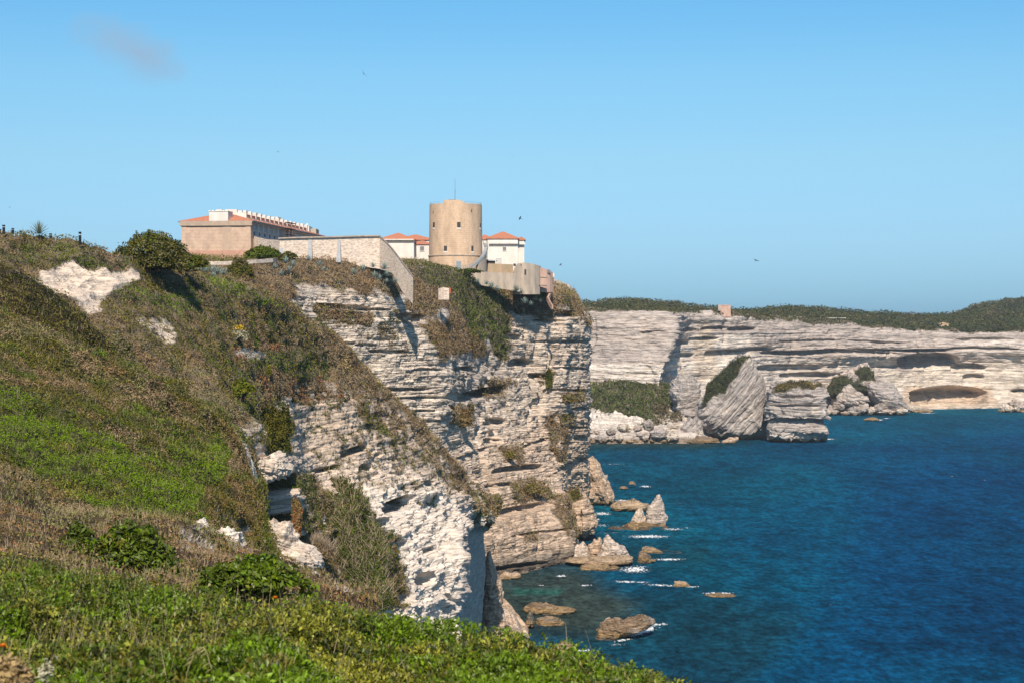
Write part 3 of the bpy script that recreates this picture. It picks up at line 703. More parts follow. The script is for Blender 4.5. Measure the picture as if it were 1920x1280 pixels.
# foreground bank at the photographer's feet
fg_sil = [(-200,1010,17),(0,1035,15),(150,1070,14),(300,1098,13),(450,1112,12.5),(600,1126,12),(700,1152,12),(800,1178,11.5),(900,1196,11.5),(1000,1212,11),(1100,1235,11),(1200,1262,10.5),(1300,1298,10.5),(1400,1335,10),(1600,1420,10)]
fgc = [[(x, y + 260, Y * 1.9), (x, y + 60, Y * 1.25), (x, y, Y), (x, y + 60, Y * .78), (x, y + 140, Y * .6), (x, y + 280, Y * .42), (x, y + 520, Y * .26)] for x, y, Y in fg_sil]
fn = Net(fgc, step=5)
fn.displace(billow(fn.G * 1.6, 3, 290) * .07 + fbm(fn.G * .6, 3, 291) * .08 - .235, 0)
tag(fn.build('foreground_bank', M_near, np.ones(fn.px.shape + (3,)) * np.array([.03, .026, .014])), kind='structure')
# ground around the photographer, so that the bank does not end in the air
gv = [(-14,3.2,68.3),(9,3.2,67.2),(16,-14,66.6),(-30,-14,68.6)]
tag(MB().add(gv, [(0, 3, 2, 1)]).build('ground', paint_material('dry_soil', (.16, .12, .08))), kind='structure')

# ================================================================== sea
sea_m, nt, bs, out = new_mat('sea_water')
a = nd(nt, 'ShaderNodeAttribute', attribute_name='tint')
n1 = wnoise(nt, .02, (1, .45, 1), 4, .55); n2 = wnoise(nt, .16, (1, .4, 1), 5, .65)
c = mixc(nt, a.outputs['Color'], ramp(nt, n1, [(.35, (.7, .75, .82)), (.52, (1, 1, 1)), (.68, (1.12, 1.15, 1.05))]), .7, 'MULTIPLY')
c = mixc(nt, c, ramp(nt, n2, [(.38, .6), (.5, 1), (.62, 1.4)]), .8, 'MULTIPLY')
n3 = wnoise(nt, .55, (1, .5, 1), 4, .65)
c = mixc(nt, c, ramp(nt, n3, [(.40, .6), (.5, .98), (.60, 1.45)]), .85, 'MULTIPLY')
df = nd(nt, 'ShaderNodeBsdfDiffuse'); gl = nd(nt, 'ShaderNodeBsdfGlossy'); gl.inputs['Roughness'].default_value = .28; wm = nd(nt, 'ShaderNodeMixShader', i_0=SEAGLOSS)
nt.links.new(c, df.inputs['Color']); nt.links.new(df.outputs[0], wm.inputs[1]); nt.links.new(gl.outputs[0], wm.inputs[2]); nt.links.new(wm.outputs[0], out.inputs[0]); nt.nodes.remove(bs)
h1 = wnoise(nt, .22, (1, .55, 1), 6, .62); h2 = wnoise(nt, 1.1, (1, .6, 1), 4, .6)
hm = nd(nt, 'ShaderNodeMath', operation='MULTIPLY_ADD', i_1=.22); nt.links.new(h2, hm.inputs[0]); nt.links.new(h1, hm.inputs[2])
b = nd(nt, 'ShaderNodeBump'); b.inputs['Strength'].default_value = 1; b.inputs['Distance'].default_value = 2.6
nt.links.new(hm.outputs[0], b.inputs['Height']); nt.links.new(b.outputs[0], df.inputs['Normal']); nt.links.new(b.outputs[0], gl.inputs['Normal'])
xs = np.concatenate([np.linspace(-420, -60, 20), np.linspace(-56, 420, 360), np.linspace(430, 1150, 60)]); ys = np.concatenate([np.linspace(-150, 300, 20), np.geomspace(305, 1450, 420), np.linspace(1460, 2600, 20)])
X, Yg = np.meshgrid(xs, ys); SG = np.stack([X, Yg, np.zeros_like(X)], -1); spx, spy = proj(SG)
SEA = dict(deep=(.0008, .064, .140), mid=(.001, .080, .140), teal=(.0015, .10, .142), shore=(.045, .062, .045), green=(.012, .13, .105), navy=(.0006, .048, .130), kelp=(.006, .042, .052))
sn = fbm(sc(SG, .02, .008, 1), 4, 300); sn2 = fbm(sc(SG, .045, .015, 1), 3, 305)
T = np.ones(X.shape + (3,)) * np.array(SEA['deep'])
def sp(poly, c, w, fe):
    global T
    m = (w * sstep(-fe, fe, sdist(poly, spx, spy) + sn * fe))[..., None]; T = T * (1 - m) + np.array(SEA[c]) * m
front = (Yg > 300) & (spy < 1400)
sp([(900,760),(1450,800),(1560,860),(1600,1000),(1500,1120),(1300,1180),(1100,1260),(900,1300)], 'mid', .75, 60)
sp([(1100,820),(1350,840),(1480,900),(1420,1040),(1300,1100),(1150,1060),(1100,950)], 'teal', .35, 50)
sp([(1500,760),(2000,760),(2000,800),(1560,830)], 'mid', .8, 14)
sp([(1450,762),(2000,762),(2000,778),(1450,786)], 'teal', .7, 6)
sp([(1680,900),(2000,800),(2000,1300),(1500,1300)], 'navy', .7, 60)
sp([(1300,950),(1700,930),(1900,1040),(1700,1100),(1350,1060)], 'navy', .35, 40)
sp([(1040,1090),(1300,1110),(1500,1160),(1400,1290),(1000,1290)], 'kelp', .6, 40)
sp([(900,1050),(1090,1060),(1190,1130),(1120,1200),(950,1220),(880,1200)], 'shore', .85, 26)
sp([(960,1100),(1060,1102),(1050,1118),(960,1116)], 'green', .7, 8)
sp([(1090,800),(1430,815),(1440,832),(1250,848),(1090,850)], 'kelp', .8, 8)
sp([(1090,815),(1260,822),(1340,836),(1090,836)], 'shore', .6, 6)
sp([(1080,1000),(1330,1020),(1330,1060),(1080,1070)], 'kelp', .5, 12)
T = .95 * T * (1 + .16 * sn2[..., None] + .10 * sn[..., None]).clip(.4, 1.8)
ii = np.arange(X.size).reshape(X.shape)
tag(np_mesh('sea', SG.reshape(-1, 3), np.stack([ii[:-1, :-1], ii[:-1, 1:], ii[1:, 1:], ii[1:, :-1]], -1).reshape(-1, 4), sea_m, vert_col=T.reshape(-1, 3), smooth=True), kind='structure')
# ================================================================== vegetation
M_leaf = leaf_material('maquis_leaves', .2, .15, .65)
M_gloss = leaf_material('glossy_leaves', .26, .4, .45)
M_stem = paint_material('twig_bark', (.17, .13, .10), (.10, .075, .055), 8)

def cover(name, net, n, mask, regions, default, h=.35, size=3.0, blade=.12, mat=None, freq=.06, jit=14, minsize=.03, flat=.0, hfreq=.5, rnd=.5, bladelen=2.2, label=None):
    """mass of low scrub: leaf clumps and dry blades over a slope"""
    pts, nr = net.sample(n, mask)
    px, py = proj(pts); d = np.maximum(pts[:, 1], 3)
    up = unit(nr + np.array([0, 0, .8]))
    hm = (.08 + .92 * sstep(-.45, .8, billow(pts * hfreq, 2, 77)))
    pts = pts + up * (RNG.random((n, 1)) ** .45 * h * hm[:, None])
    col = pick(px, py, pts, regions, default, freq, jit, rnd)
    isb = RNG.random(n) < blade
    sz = np.maximum(size * d / FPX, minsize) * RNG.uniform(.6, 1.5, n)
    a = ~isb
    nn = unit(up * (.9 + flat) + np.array([0, 0, .5]))
    parts = [cards(pts[a], nn[a], sz[a] * 1.25, sz[a] * .8, col[a])]
    if isb.any():
        bc = col[isb] * .45 + np.array(PAL['heath']) * .8
        parts.append(blades(pts[isb], sz[isb] * bladelen * RNG.uniform(.6, 1.6, isb.sum()), sz[isb] * .10, bc))
    v, f, c = merge(parts)
    o = np_mesh(name, v, f, mat or M_leaf, face_col=c)
    return tag(o, kind='stuff')

# far hill and rim scrub
hm_ = np.ones(hill.px.shape)
cover('far_maquis', hill, 80000, hm_ , [], dict(fargreen=6, farolive=3, farbrown=.7), h=3.6, size=2.5, blade=0, freq=.03, hfreq=.09, rnd=.2)
cover('rim_scrub', far, 11000, far_veg * sstep(570, 580, far.py), [], dict(fargreen=4, farolive=2, farbrown=1), h=1.6, size=2.4, blade=0, freq=.02, hfreq=.1)
cover('bench_scrub', bench, 22000, bench_veg, [([(1230,760),(1300,770),(1300,840),(1190,840)], dict(farbrown=3, farolive=2, heath=1, fargreen=1))], dict(fargreen=4, mid=2.5, farolive=1.5, farbrown=1), h=2.0, size=2.8, blade=.03, freq=.03, hfreq=.12)

# headland
cover('headland_scrub', head, 150000, head_veg, [
   ([(300,470),(560,470),(560,500),(300,520)], dict(olive=3, mid=2, heath=2, brown=1)),
   ([(480,480),(740,470),(800,560),(740,570),(600,550),(470,640)], dict(brown=4, heath=4, olive=2.5, dark=1, grey=1.2)),
   ([(590,572),(700,590),(690,615),(590,600)], dict(olive=3, heath=2, brown=3)),
   ([(740,480),(860,500),(860,540),(800,540),(770,520)], dict(olive=3, mid=2, dark=2, heath=2)),
   ([(700,545),(930,640),(925,680),(800,680),(760,600)], dict(heath=3, brown=4, olive=1)),
   ([(795,500),(870,505),(900,515),(955,560),(952,620),(957,672),(946,690),(925,660),(905,652),(880,625),(850,590),(845,545),(800,530)], dict(dark=4, mid=5, olive=1, bright=.25)),
   ([(955,525),(1040,545),(1100,575),(1100,600),(1020,595),(950,575)], dict(brown=4, heath=3, olive=2, dark=1))],
   dict(brown=3, heath=3, olive=3, dark=1), h=1.3, size=2.3, blade=.12, freq=.07, hfreq=.5, jit=8, rnd=.25)

# hillside above the path, ridge and the scrub among the rocks
cover('hillside_maquis', hs_, 360000, hv * (sstep(430, 440, hs_.py) * .9 + .1), [
   ([(-20,430),(260,480),(330,500),(300,540),(120,500),(0,480)], dict(olive=3, mid=4, dark=2.5, brown=1.5, heath=.4)),
   ([(-20,425),(210,455),(330,490),(330,500),(200,475),(0,445)], dict(brown=4, olive=4, dark=2)),
   ([(20,450),(150,462),(160,485),(40,480)], dict(mid=4, bright=1, olive=3, dark=1)),
   ([(-10,500),(60,500),(190,580),(320,690),(520,760),(520,800),(340,800),(200,700),(60,560),(-10,530)], dict(heath=3, purple=1, brown=4, olive=2)),
   ([(230,500),(420,510),(520,580),(640,640),(660,710),(500,700),(420,690),(330,640),(235,580)], dict(olive=5, brown=2, dark=2.5, mid=2.5)),
   ([(225,540),(300,548),(380,570),(360,592),(260,580)], dict(mid=4, bright=2, olive=1)),
   ([(380,515),(430,525),(530,575),(500,580),(400,545)], dict(lime=2, bright=4, mid=3)),
   ([(460,668),(560,662),(655,705),(650,722),(540,705),(470,690)], dict(olive=3, mid=3, dark=2)),
   ([(430,640),(560,655),(500,670),(430,665)], dict(rust=3, heath=3, brown=2)),
   ([(440,698),(660,716),(700,745),(560,750),(440,740)], dict(rust=3, brown=4, heath=3)),
   ([(560,590),(640,640),(700,700),(800,800),(935,940),(925,985),(900,960),(780,840),(640,740),(600,650)], dict(brown=5, heath=4, olive=1.3, straw=.4)),
   ([(860,850),(930,950),(925,985),(880,930)], dict(olive=4, brown=3, mid=1)),
   ([(690,750),(740,800),(735,830),(690,790)], dict(mid=3, olive=3, heath=2)),
   ([(300,690),(470,700),(490,740),(440,790),(380,780)], dict(grey=4, pale=3, heath=3, olive=2)),
   ([(460,760),(548,770),(548,850),(480,840)], dict(dark=3, olive=4, mid=1)),
   ([(440,720),(480,740),(470,770),(430,750)], dict(lime=2, mid=3, olive=2)),
   ([(440,850),(560,840),(560,900),(480,910)], dict(rust=2, olive=4, brown=2)),
   ([(430,880),(480,900),(485,1050),(440,1000)], dict(brown=4, olive=3, dark=1))],
   dict(brown=1.6, olive=4.5, heath=.9, dark=1.6, mid=2), h=.50, size=2.5, blade=.07, freq=.13, hfreq=.7, rnd=.16)

cover('knoll_maquis', sad, 50000, np.ones(sad.px.shape), [], dict(dark=4, olive=4.5, brown=1.5, mid=1), h=.34, size=2.6, blade=.08, freq=.2, hfreq=1.4, rnd=.22)

# pale grasses on the near edge of the green hill
cover('green_hill_maquis', gn, 380000, (1 - grk) * (sstep(560, 600, gn.py) * .97 + .03), [
   ([(-10,590),(60,610),(260,700),(380,760),(460,830),(440,860),(330,790),(180,720),(0,640)], dict(heath=2.5, purple=1, pale=2, olive=4, brown=1.5)),
   ([(-10,640),(120,700),(260,760),(200,790),(60,740),(-10,720)], dict(heath=2.5, brown=2, olive=4, mid=1.5)),
   ([(60,650),(140,690),(120,715),(50,690)], dict(mid=4, olive=3)),
   ([(-10,770),(130,800),(240,830),(400,820),(418,885),(385,930),(362,975),(270,975),(160,945),(60,890),(-10,850)], dict(bright=7, mid=4, olive=.8, lime=.8)),
   ([(-10,715),(60,745),(140,790),(130,815),(40,780),(-10,760)], dict(bright=4, mid=3, olive=2)),
   ([(200,800),(300,810),(320,860),(240,860)], dict(olive=3, heath=3, mid=2)),
   ([(380,830),(420,850),(420,885),(385,880)], dict(bright=5, lime=1, mid=1)),
   ([(390,900),(480,900),(485,1040),(450,1000),(380,975)], dict(brown=3, olive=4, rust=1, dark=2)),
   ([(415,800),(480,850),(482,900),(430,880)], dict(heath=4, brown=3, olive=1)),
   ([(-10,850),(70,900),(200,965),(120,1000),(-10,940)], dict(heath=2, straw=.6, brown=3, grey=1.5, olive=3))],
   dict(olive=5, mid=4.5, heath=.8, brown=1, dark=.8, bright=1.2), h=.36, size=2.6, blade=.06, freq=.22, hfreq=1.2, rnd=.16)

cover('slope_scrub', mn, 110000, 1 - mrk * .93, [
   ([(-10,920),(80,950),(110,1040),(-10,1040)], dict(rust=3.5, brown=3, dark=2.5, olive=2, mid=1)),
   ([(60,930),(220,975),(180,1000),(80,990)], dict(pale=4, olive=3, grey=3)),
   ([(200,970),(360,985),(450,1050),(420,1090),(280,1060)], dict(heath=2, brown=2, rust=1.5, olive=4, mid=1)),
   ([(440,1030),(560,1060),(560,1090),(450,1070)], dict(olive=3, brown=3, rust=1))],
   dict(rust=1.5, brown=3, heath=1.5, olive=4, mid=2), h=.18, size=3.4, blade=.2, freq=.16, hfreq=1.4, minsize=.03)
lip = [(x, y) for x, y, Y in fg_sil]

# foreground: shoots of small glossy leaves
def shoots(name, net, n, per, L, W, h, cols, seed=0, mat=None, mask=None):
    pts, nr = net.sample(n, np.ones(net.px.shape) if mask is None else mask)
    hm = .12 + .88 * sstep(-.5, .8, billow(pts * 1.25, 2, 400))
    pts = pts + np.array([0, 0, 1.]) * (RNG.random((n, 1)) ** .7 * h * hm[:, None])
    px, py = proj(pts)
    base = pick(px, py, pts, [], cols, .8, 0, .35)
    d = np.repeat(pts, per, 0); m = len(d)
    th = RNG.uniform(0, 2 * math.pi, m); e = RNG.uniform(.0, 1.3, m)
    t = np.stack([np.cos(th) * np.cos(e), np.sin(th) * np.cos(e), np.sin(e)], -1)
    b = unit(np.cross(t, RNG.normal(0, .4, (m, 3)) + np.array([0, 0, 1.]))); q = np.cross(b, t)
    s = RNG.uniform(.65, 1.35, (m, 1)); c = d + t * L * s * .25 + RNG.normal(0, L * .5, (m, 3)); ln_ = L * s; w = W * s
    v = np.stack([c, c + t * ln_ * .55 + b * w * .5 + q * w * .2, c + t * ln_, c + t * ln_ * .55 - b * w * .5 + q * w * .2], 1).reshape(-1, 3)
    f = np.arange(4 * m).reshape(m, 4); col = np.repeat(base, per, 0) * RNG.uniform(.7, 1.4, (m, 1))
    return v, np.concatenate([f[:, [0, 1, 2]], f[:, [0, 2, 3]]]), np.concatenate([col, col])
fmask = sstep(1000, 1010, fn.py) * sstep(1420, 1330, fn.py)
v1 = shoots('f', fn, 58000, 8, .029, .0165, .25, dict(bright=5, mid=4, olive=1.6, dark=1.6, lime=2.4), mask=fmask)
fm2 = fmask * sstep(480, 250, fn.px) * sstep(1180, 1120, fn.py)
pts, _ = fn.sample(1500, fmask * (sstep(700, 300, fn.px) * .9 + .1)); 
tri = []
bv, bf, bc = blades(pts + np.array([0, 0, .05]), RNG.uniform(.10, .34, len(pts)), RNG.uniform(.0010, .0022, len(pts)), np.array(PAL['straw']) * RNG.uniform(.5, 1.0, (len(pts), 1)) + np.array([.01, .02, 0]), .3)
bt = np.concatenate([bf[:, [0, 1, 2]], bf[:, [0, 2, 3]]]); bc = np.concatenate([bc, bc])
v, f, c = merge([v1, (bv, bt, bc)])
tag(np_mesh('foreground_scrub', v, f, M_gloss, face_col=c), kind='stuff')

# ------------------------------------------------------------------ single shrubs
def shrub(name, label, px, py, Y, w, h, cols, blobs, leaf=3.2, n=9000, group=None, cat='bush', depth=None, mat=None, stems=9, stemcol=None, elong=1.35, blade=.0, top=0, tuft=0, on=None, lean=0):
    """px,py: foot of the bush; w,h its size in metres; blobs: (x,y,z,r) in units of w/2,w/2,h"""
    if on is not None: Y1 = surfY(on, px, py) - .4; w *= Y1 / Y; h *= Y1 / Y; depth = depth and depth * Y1 / Y; Y = Y1
    base = P(px, py, Y); root = empty(name, base, label, cat, group)
    dep = depth or w * .8
    B = np.array(blobs, float); area = B[:, 3] ** 2; k = RNG.choice(len(B), n, p=area / area.sum())
    u = unit(RNG.normal(0, 1, (n, 3))); u[:, 2] = np.where(u[:, 2] < -.35, -u[:, 2], u[:, 2])
    rr = B[k, 3:4] * (1 - .38 * RNG.random((n, 1)) ** 1.6)
    rr = rr * (1 + .30 * fbm(u * 2.2 + k[:, None] * 3.1, 3, 50 + int(px) % 17)[:, None] + .14 * fbm(u * 7 + k[:, None], 2, 9)[:, None])
    q = (B[k, :3] + u * rr) * np.array([w / 2, dep / 2, h]); q = q * np.array([1, 1, 1.]) ; q[:, 2] = np.maximum(q[:, 2], .01 * h + RNG.random(n) * .06 * h)
    q[:, 1] += q[:, 2] * lean
    keep = fbm(q * (3.2 / w) * np.array([1, 1, w / h]) + px, 2, 60) > -.55
    q = q[keep]; uu = u[keep]; m = len(q)
    sz = np.maximum(leaf * Y / FPX, .02) * RNG.uniform(.6, 1.4, m)
    col = pick(np.full(m, px), np.full(m, py), q + base, [], cols, 1.6 / max(w, .5), 0, .5)
    vv, ff, cc = cards(q, unit(uu + np.array([0, 0, .5])), sz * elong, sz * .75, col)
    if tuft:
        kk = RNG.choice(m, tuft); b2 = blades(q[kk], RNG.uniform(3, 8, tuft) * sz[kk], sz[kk] * .12, np.tile(np.array(PAL['heath']) * 1.3, (tuft, 1)) * RNG.uniform(.6, 1.3, (tuft, 1)), .9)
        vv, ff, cc = merge([(vv, ff, cc), b2])
    fo = np_mesh('foliage', vv, ff, mat or M_leaf, face_col=cc); fo.parent = root
    sm = MB()
    for s in range(stems):
        b_ = B[s % len(B)]; a = np.array([RNG.normal(0, .08) * w, RNG.normal(0, .08) * w, -.05 * h])
        e = b_[:3] * np.array([w / 2, dep / 2, h]) + RNG.normal(0, .12, 3) * w * .3; e[2] = max(e[2], .2 * h)
        e[1] += e[2] * lean; mid_ = (a + e) / 2 + RNG.normal(0, .05, 3) * w
        sm.tube([a, mid_, e], [.022 * w, .015 * w, .006 * w], 5)
    sm.build('stems', M_stem).parent = root
    return root

bush_dome = [(0, 0, .45, .55), (-.5, 0, .3, .42), (.5, 0, .3, .42), (-.2, -.3, .35, .5), (.25, -.2, .5, .42)]
shrub('evergreen_shrub', 'large rounded grey green evergreen shrub on the skyline left of the long barracks', 280, 510, 184, 8.6, 4.0, dict(dark=4, grey=2, olive=3, mid=1),
      [(-.62,0,.38,.38),(-.3,0,.55,.42),(.05,-.1,.72,.34),(.3,0,.62,.4),(.6,-.1,.36,.42),(-.05,-.4,.35,.5),(.86,-.2,.16,.34),(-.9,-.2,.2,.25),(.35,-.5,.25,.4)], 3.1, 26000, stems=14)
shrub('low_shrub', 'low green shrub trailing downhill right of the large skyline shrub', 352, 506, 192, 5.2, 1.7, dict(dark=2, olive=3, mid=3), bush_dome, 3.1, 8000)
shrub('dome_shrub', 'dark olive dome shaped shrub below the pale garden wall', 450, 528, 398, 7.6, 5.0, dict(olive=5, dark=3, brown=1), [(0,0,.35,.62),(-.4,0,.25,.5),(.35,0,.25,.52),(0,-.3,.4,.5)], 2.6, 12000)
shrub('green_shrub', 'bright green spreading shrub at the corner of the barracks wall', 493, 488, 425, 9.8, 3.4, dict(mid=5, olive=2, bright=1), bush_dome, 2.6, 9000)
shrub('round_shrub', 'small dark rounded shrub at the left end of the buttressed wall', 540, 490, 420, 5.2, 2.4, dict(dark=3, olive=3, brown=1), bush_dome, 2.6, 4000)
shrub('grey_shrub', 'round grey green bush in the gully above the green slope', 224, 692, 138, 2.7, 2.6, dict(grey=5, dark=2, olive=1, pale=1), bush_dome, 3.2, 9000)
shrub('leafy_shrub', 'yellowish green leafy bush on the hillside edge above the cave', 452, 748, 158, 2.9, 1.8, dict(lime=2, mid=3, olive=3), bush_dome, 3.4, 5000, on=hs_)
shrub('dense_shrub', 'dense dark olive shrub hanging over the black cave opening', 512, 852, 150, 4.2, 4.2, dict(olive=4, dark=4, mid=1), [(0,0,.5,.5),(-.4,0,.3,.5),(.4,0,.6,.42),(.3,-.2,.2,.45),(-.1,-.3,.4,.5)], 3.0, 16000, on=hs_)
shrub('dry_shrub', 'pale dry dome shaped bush at the right edge of the green slope', 402, 806, 107, 1.6, .9, dict(heath=4, straw=3, brown=2), bush_dome, 3.0, 3500, blade=.3, tuft=900)
shrub('ledge_shrub', 'round brown bush clinging to the cliff beside the vertical crevice', 866, 799, 438, 6.2, 4.9, dict(brown=5, heath=3, olive=2), [(0,0,.3,.68),(-.25,0,.4,.5),(.35,0,.2,.55)], 2.5, 7000, on=head)
shrub('ledge_shrub', 'dark green bush growing upright in the middle of the sunlit headland cliff', 1028, 732, 533, 3.8, 6.2, dict(dark=4, mid=2, olive=2), [(0,0,.3,.5),(0,0,.6,.45),(.2,0,.45,.5)], 2.4, 3500, on=head)
shrub('ledge_shrub', 'low grey green bush on a ledge near the right edge of the headland', 1066, 755, 552, 6.0, 2.4, dict(grey=2, olive=3, brown=2), bush_dome, 2.4, 3000, on=head)
shrub('ledge_shrub', 'small olive bush on the lower ledges of the headland cliff', 956, 862, 482, 4.6, 3.0, dict(olive=4, heath=3, dark=1), bush_dome, 2.4, 2600, on=head)
shrub('ledge_shrub', 'low shrub spread over the tan rocks at the foot of the headland', 1000, 928, 490, 8.5, 3.2, dict(olive=4, heath=3, brown=1), bush_dome, 2.4, 3500, on=head)
shrub('seaside_shrub', 'dark green bush beside the square concrete bunker', 1011, 562, 538, 5.2, 3.4, dict(mid=5, olive=2, bright=1), bush_dome, 2.4, 3000)
shrub('wall_shrub', 'low green shrub at the foot of the round tower', 880, 514, 515, 9, 1.6, dict(dark=4, mid=2), bush_dome, 2.4, 3000)
tangle = [(-.75,.5,.88,.14),(-.6,.35,.8,.17),(-.4,.2,.7,.2),(-.25,.1,.6,.22),(-.45,.1,.55,.2),(0,0,.5,.24),(-.2,0,.42,.24),(.2,-.1,.42,.24),(-.05,-.1,.28,.25),(.35,-.2,.3,.25),(.12,-.2,.15,.26),(.5,-.3,.16,.24),(.3,-.3,.04,.24),(.62,-.3,.0,.2),(.0,-.3,.0,.2)]
shrub('tangled_thicket', 'large tangled thicket of green leaves and bare grey twigs between white rocks', 655, 1140, 168, 10.4, 14.5, dict(dark=5, mid=4.5, olive=2, grey=1.2, heath=.6), tangle, 3.3, 42000, cat='thicket', depth=14, stems=30, tuft=3500, on=hs_, lean=.9)
shrub('brown_shrub', 'rusty brown bush on the rock between the cave and the thicket', 556, 1010, 150, 2.0, 3.6, dict(rust=3, brown=4, olive=2), [(0,0,.2,.4),(0,0,.45,.4),(-.1,0,.75,.3),(.2,0,.6,.3)], 3.0, 5000, on=hs_)
shrub('brown_shrub', 'low brown dry bush below the tangled thicket', 592, 1052, 140, 3.4, 1.8, dict(brown=5, heath=4), bush_dome, 3.0, 6000, tuft=1500, on=hs_)
big = [(-.6,0,.3,.42),(-.25,-.1,.55,.45),(.1,0,.6,.42),(.35,-.2,.42,.45),(.65,-.2,.22,.4),(0,-.4,.3,.5),(-.7,-.2,.15,.3)]
shrub('broadleaf_bush', 'dark green broad leaved bush at the foot of the green slope', 148, 1058, 27, .78, .62, dict(mid=4, dark=4, bright=1), bush_dome, 7.0, 1700, mat=M_gloss, elong=1.9)
shrub('broadleaf_bush', 'tall light green broad leaved bush below the green slope', 250, 1102, 25, 1.35, 1.0, dict(mid=5, dark=2.5, bright=2.5, olive=1), big, 7.0, 4200, mat=M_gloss, elong=1.9)
shrub('broadleaf_bush', 'wide bright green broad leaved bush in front of the white rocks', 478, 1128, 22, 1.55, .60, dict(mid=4, bright=3.5, lime=1, dark=2), big, 7.5, 4200, mat=M_gloss, elong=1.9)
shrub('dry_flower_bush', 'faded pinkish beige dried bush in the bottom left corner', 14, 1300, 6.0, .20, .13, dict(straw=5, heath=2), bush_dome, 9, 900, elong=1.6)
shrub('silver_plant', 'small silvery leaved plant in the bottom left foreground', 88, 1282, 6.4, .06, .09, dict(silver=1), bush_dome, 10, 110, elong=1.6, stems=4)

def yellow_top(root, w, h, n, col=(.55, .38, .02), r=.05):
    p = np.stack([RNG.normal(0, .2, n) * w, RNG.normal(0, .2, n) * w, h * RNG.uniform(.85, 1.15, n)], -1)
    v_, f_, c_ = cards(p, np.tile([0, 0, 1.], (n, 1)), r, r, np.tile(col, (n, 1)))
    f_o = np_mesh('flowers', v_, f_, M_leaf, face_col=c_); f_o.parent = root; f_o['kind'] = 'stuff'
r_ = shrub('silver_bush', 'silvery white bush with yellow flowers on the dark hillside', 449, 640, 192, 2.1, 1.5, dict(silver=6, grey=1), bush_dome, 3.2, 2400, on=hs_); yellow_top(r_, 1.7, 1.6, 160, r=.16)
r_ = shrub('flowering_plant', 'thin plant with a yellow flower head above the rusty slope', 505, 706, 178, .7, 1.1, dict(olive=3, mid=2), bush_dome, 3.0, 250, stems=5, on=hs_); yellow_top(r_, .7, 1.35, 60, (.42, .38, .03), .14)

# ------------------------------------------------------------------ agaves and the yucca on the skyline
M_agave = paint_material('agave_leaf', (.30, .38, .33), (.18, .25, .22), 3, .6, spec=.3)
def rosette(R_, n, w, droop=.25, up=(.25, 1.45), seed=0, k=4):
    rg = np.random.default_rng(seed); v = []; f = []
    for i in range(n):
        a = i * 2.39996; e = up[0] + (up[1] - up[0]) * (i / n) ** .8 + rg.normal(0, .06); L = R_ * rg.uniform(.8, 1.1)
        d = np.array([math.cos(a) * math.cos(e), math.sin(a) * math.cos(e), math.sin(e)]); s = np.array([-math.sin(a), math.cos(a), 0]); q = np.cross(d, s)
        b = len(v)
        for j in range(k + 1):
            t = j / k; c = d * L * t + np.array([0, 0, -droop * L * t * t * math.cos(e)]); ww = w * (.55 + 1.3 * t - 1.85 * t * t) if t < 1 else .001
            v += [c - s * ww * .5, c + q * ww * (-.28), c + s * ww * .5]
        for j in range(k):
            for m_ in (0, 1): f.append((b + 3 * j + m_, b + 3 * j + m_ + 1, b + 3 * j + m_ + 4, b + 3 * j + m_ + 3))
    return np.array(v), f
agv = [MB().add(*rosette(1.0, 24, .15, .22, seed=i)) for i in range(2)]
ag0 = agv[0].build('agave_plant', M_agave)
ag_spots = [  # px, py, Y, size m, label
 (378,507,372,2.4,'leftmost agave of the row under the pale garden wall'), (388,509,372,2.7,'second agave from the left in the row under the garden wall'),
 (398,510,374,2.9,'third agave from the left in the row under the garden wall'), (408,512,376,3.0,'fourth agave in the row under the pale garden wall'),
 (418,513,378,2.7,'last agave of the row, touching the dark dome shaped shrub'), (401,517,366,2.0,'small agave in front of the row under the garden wall'),
 (516,502,405,2.2,'small agave left of the cluster below the buttressed wall'), (536,492,412,3.0,'tall agave nearest the left end of the buttressed wall'),
 (548,497,412,2.6,'agave right of the tall one below the first buttress'), (526,514,404,2.2,'agave on the dry slope below the left end of the stone wall'),
 (543,507,406,2.4,'agave low in the cluster below the left end of the stone wall'), (578,487,428,2.4,'agave at the very foot of the second buttress'),
 (598,497,424,2.7,'agave between the second and third buttresses'), (607,506,420,2.0,'small agave on brown scrub below the third buttress'),
 (665,512,428,2.8,'large agave on the slope below the right part of the stone wall'), (681,506,430,3.0,'large pale agave at the wall foot before the sloping wing'),
 (700,499,434,2.2,'agave close to where the wall starts to slope down'), (702,518,428,2.6,'agave in the middle of the scrub left of the sloping wing'),
 (712,522,428,2.2,'agave just below the middle of the scrub left of the sloping wing'), (720,503,436,3.0,'tall agave beside the top of the sloping wing wall'),
 (727,516,432,2.6,'agave halfway down beside the sloping wing wall'), (741,528,432,2.4,'lowest agave beside the sloping wing wall'),
 (725,528,430,1.9,'small agave beneath the tall ones near the wing wall'), (788,507,480,2.4,'agave on the bank between the wing wall and the tower'),
 (895,528,508,2.4,'agave below the long terrace wall left of the ivy'), (921,538,510,3.4,'biggest agave under the terrace wall right of the ivy'),
 (931,543,512,2.6,'agave just right of the biggest one under the terrace wall'), (912,531,512,2.2,'agave just left of the biggest one under the terrace wall'),
 (968,543,522,3.0,'agave below the left corner of the bunker'), (977,548,524,2.4,'agave leaning beside the one at the bunker corner'),
 (985,567,522,3.2,'low agave on the brown slope under the bunker'), (1004,560,532,2.8,'agave left of the white stepped path'),
 (1012,564,534,2.2,'small agave nearest the white stepped path'), (996,570,526,2.2,'agave at the cliff edge below the bunker')]
AGV = []
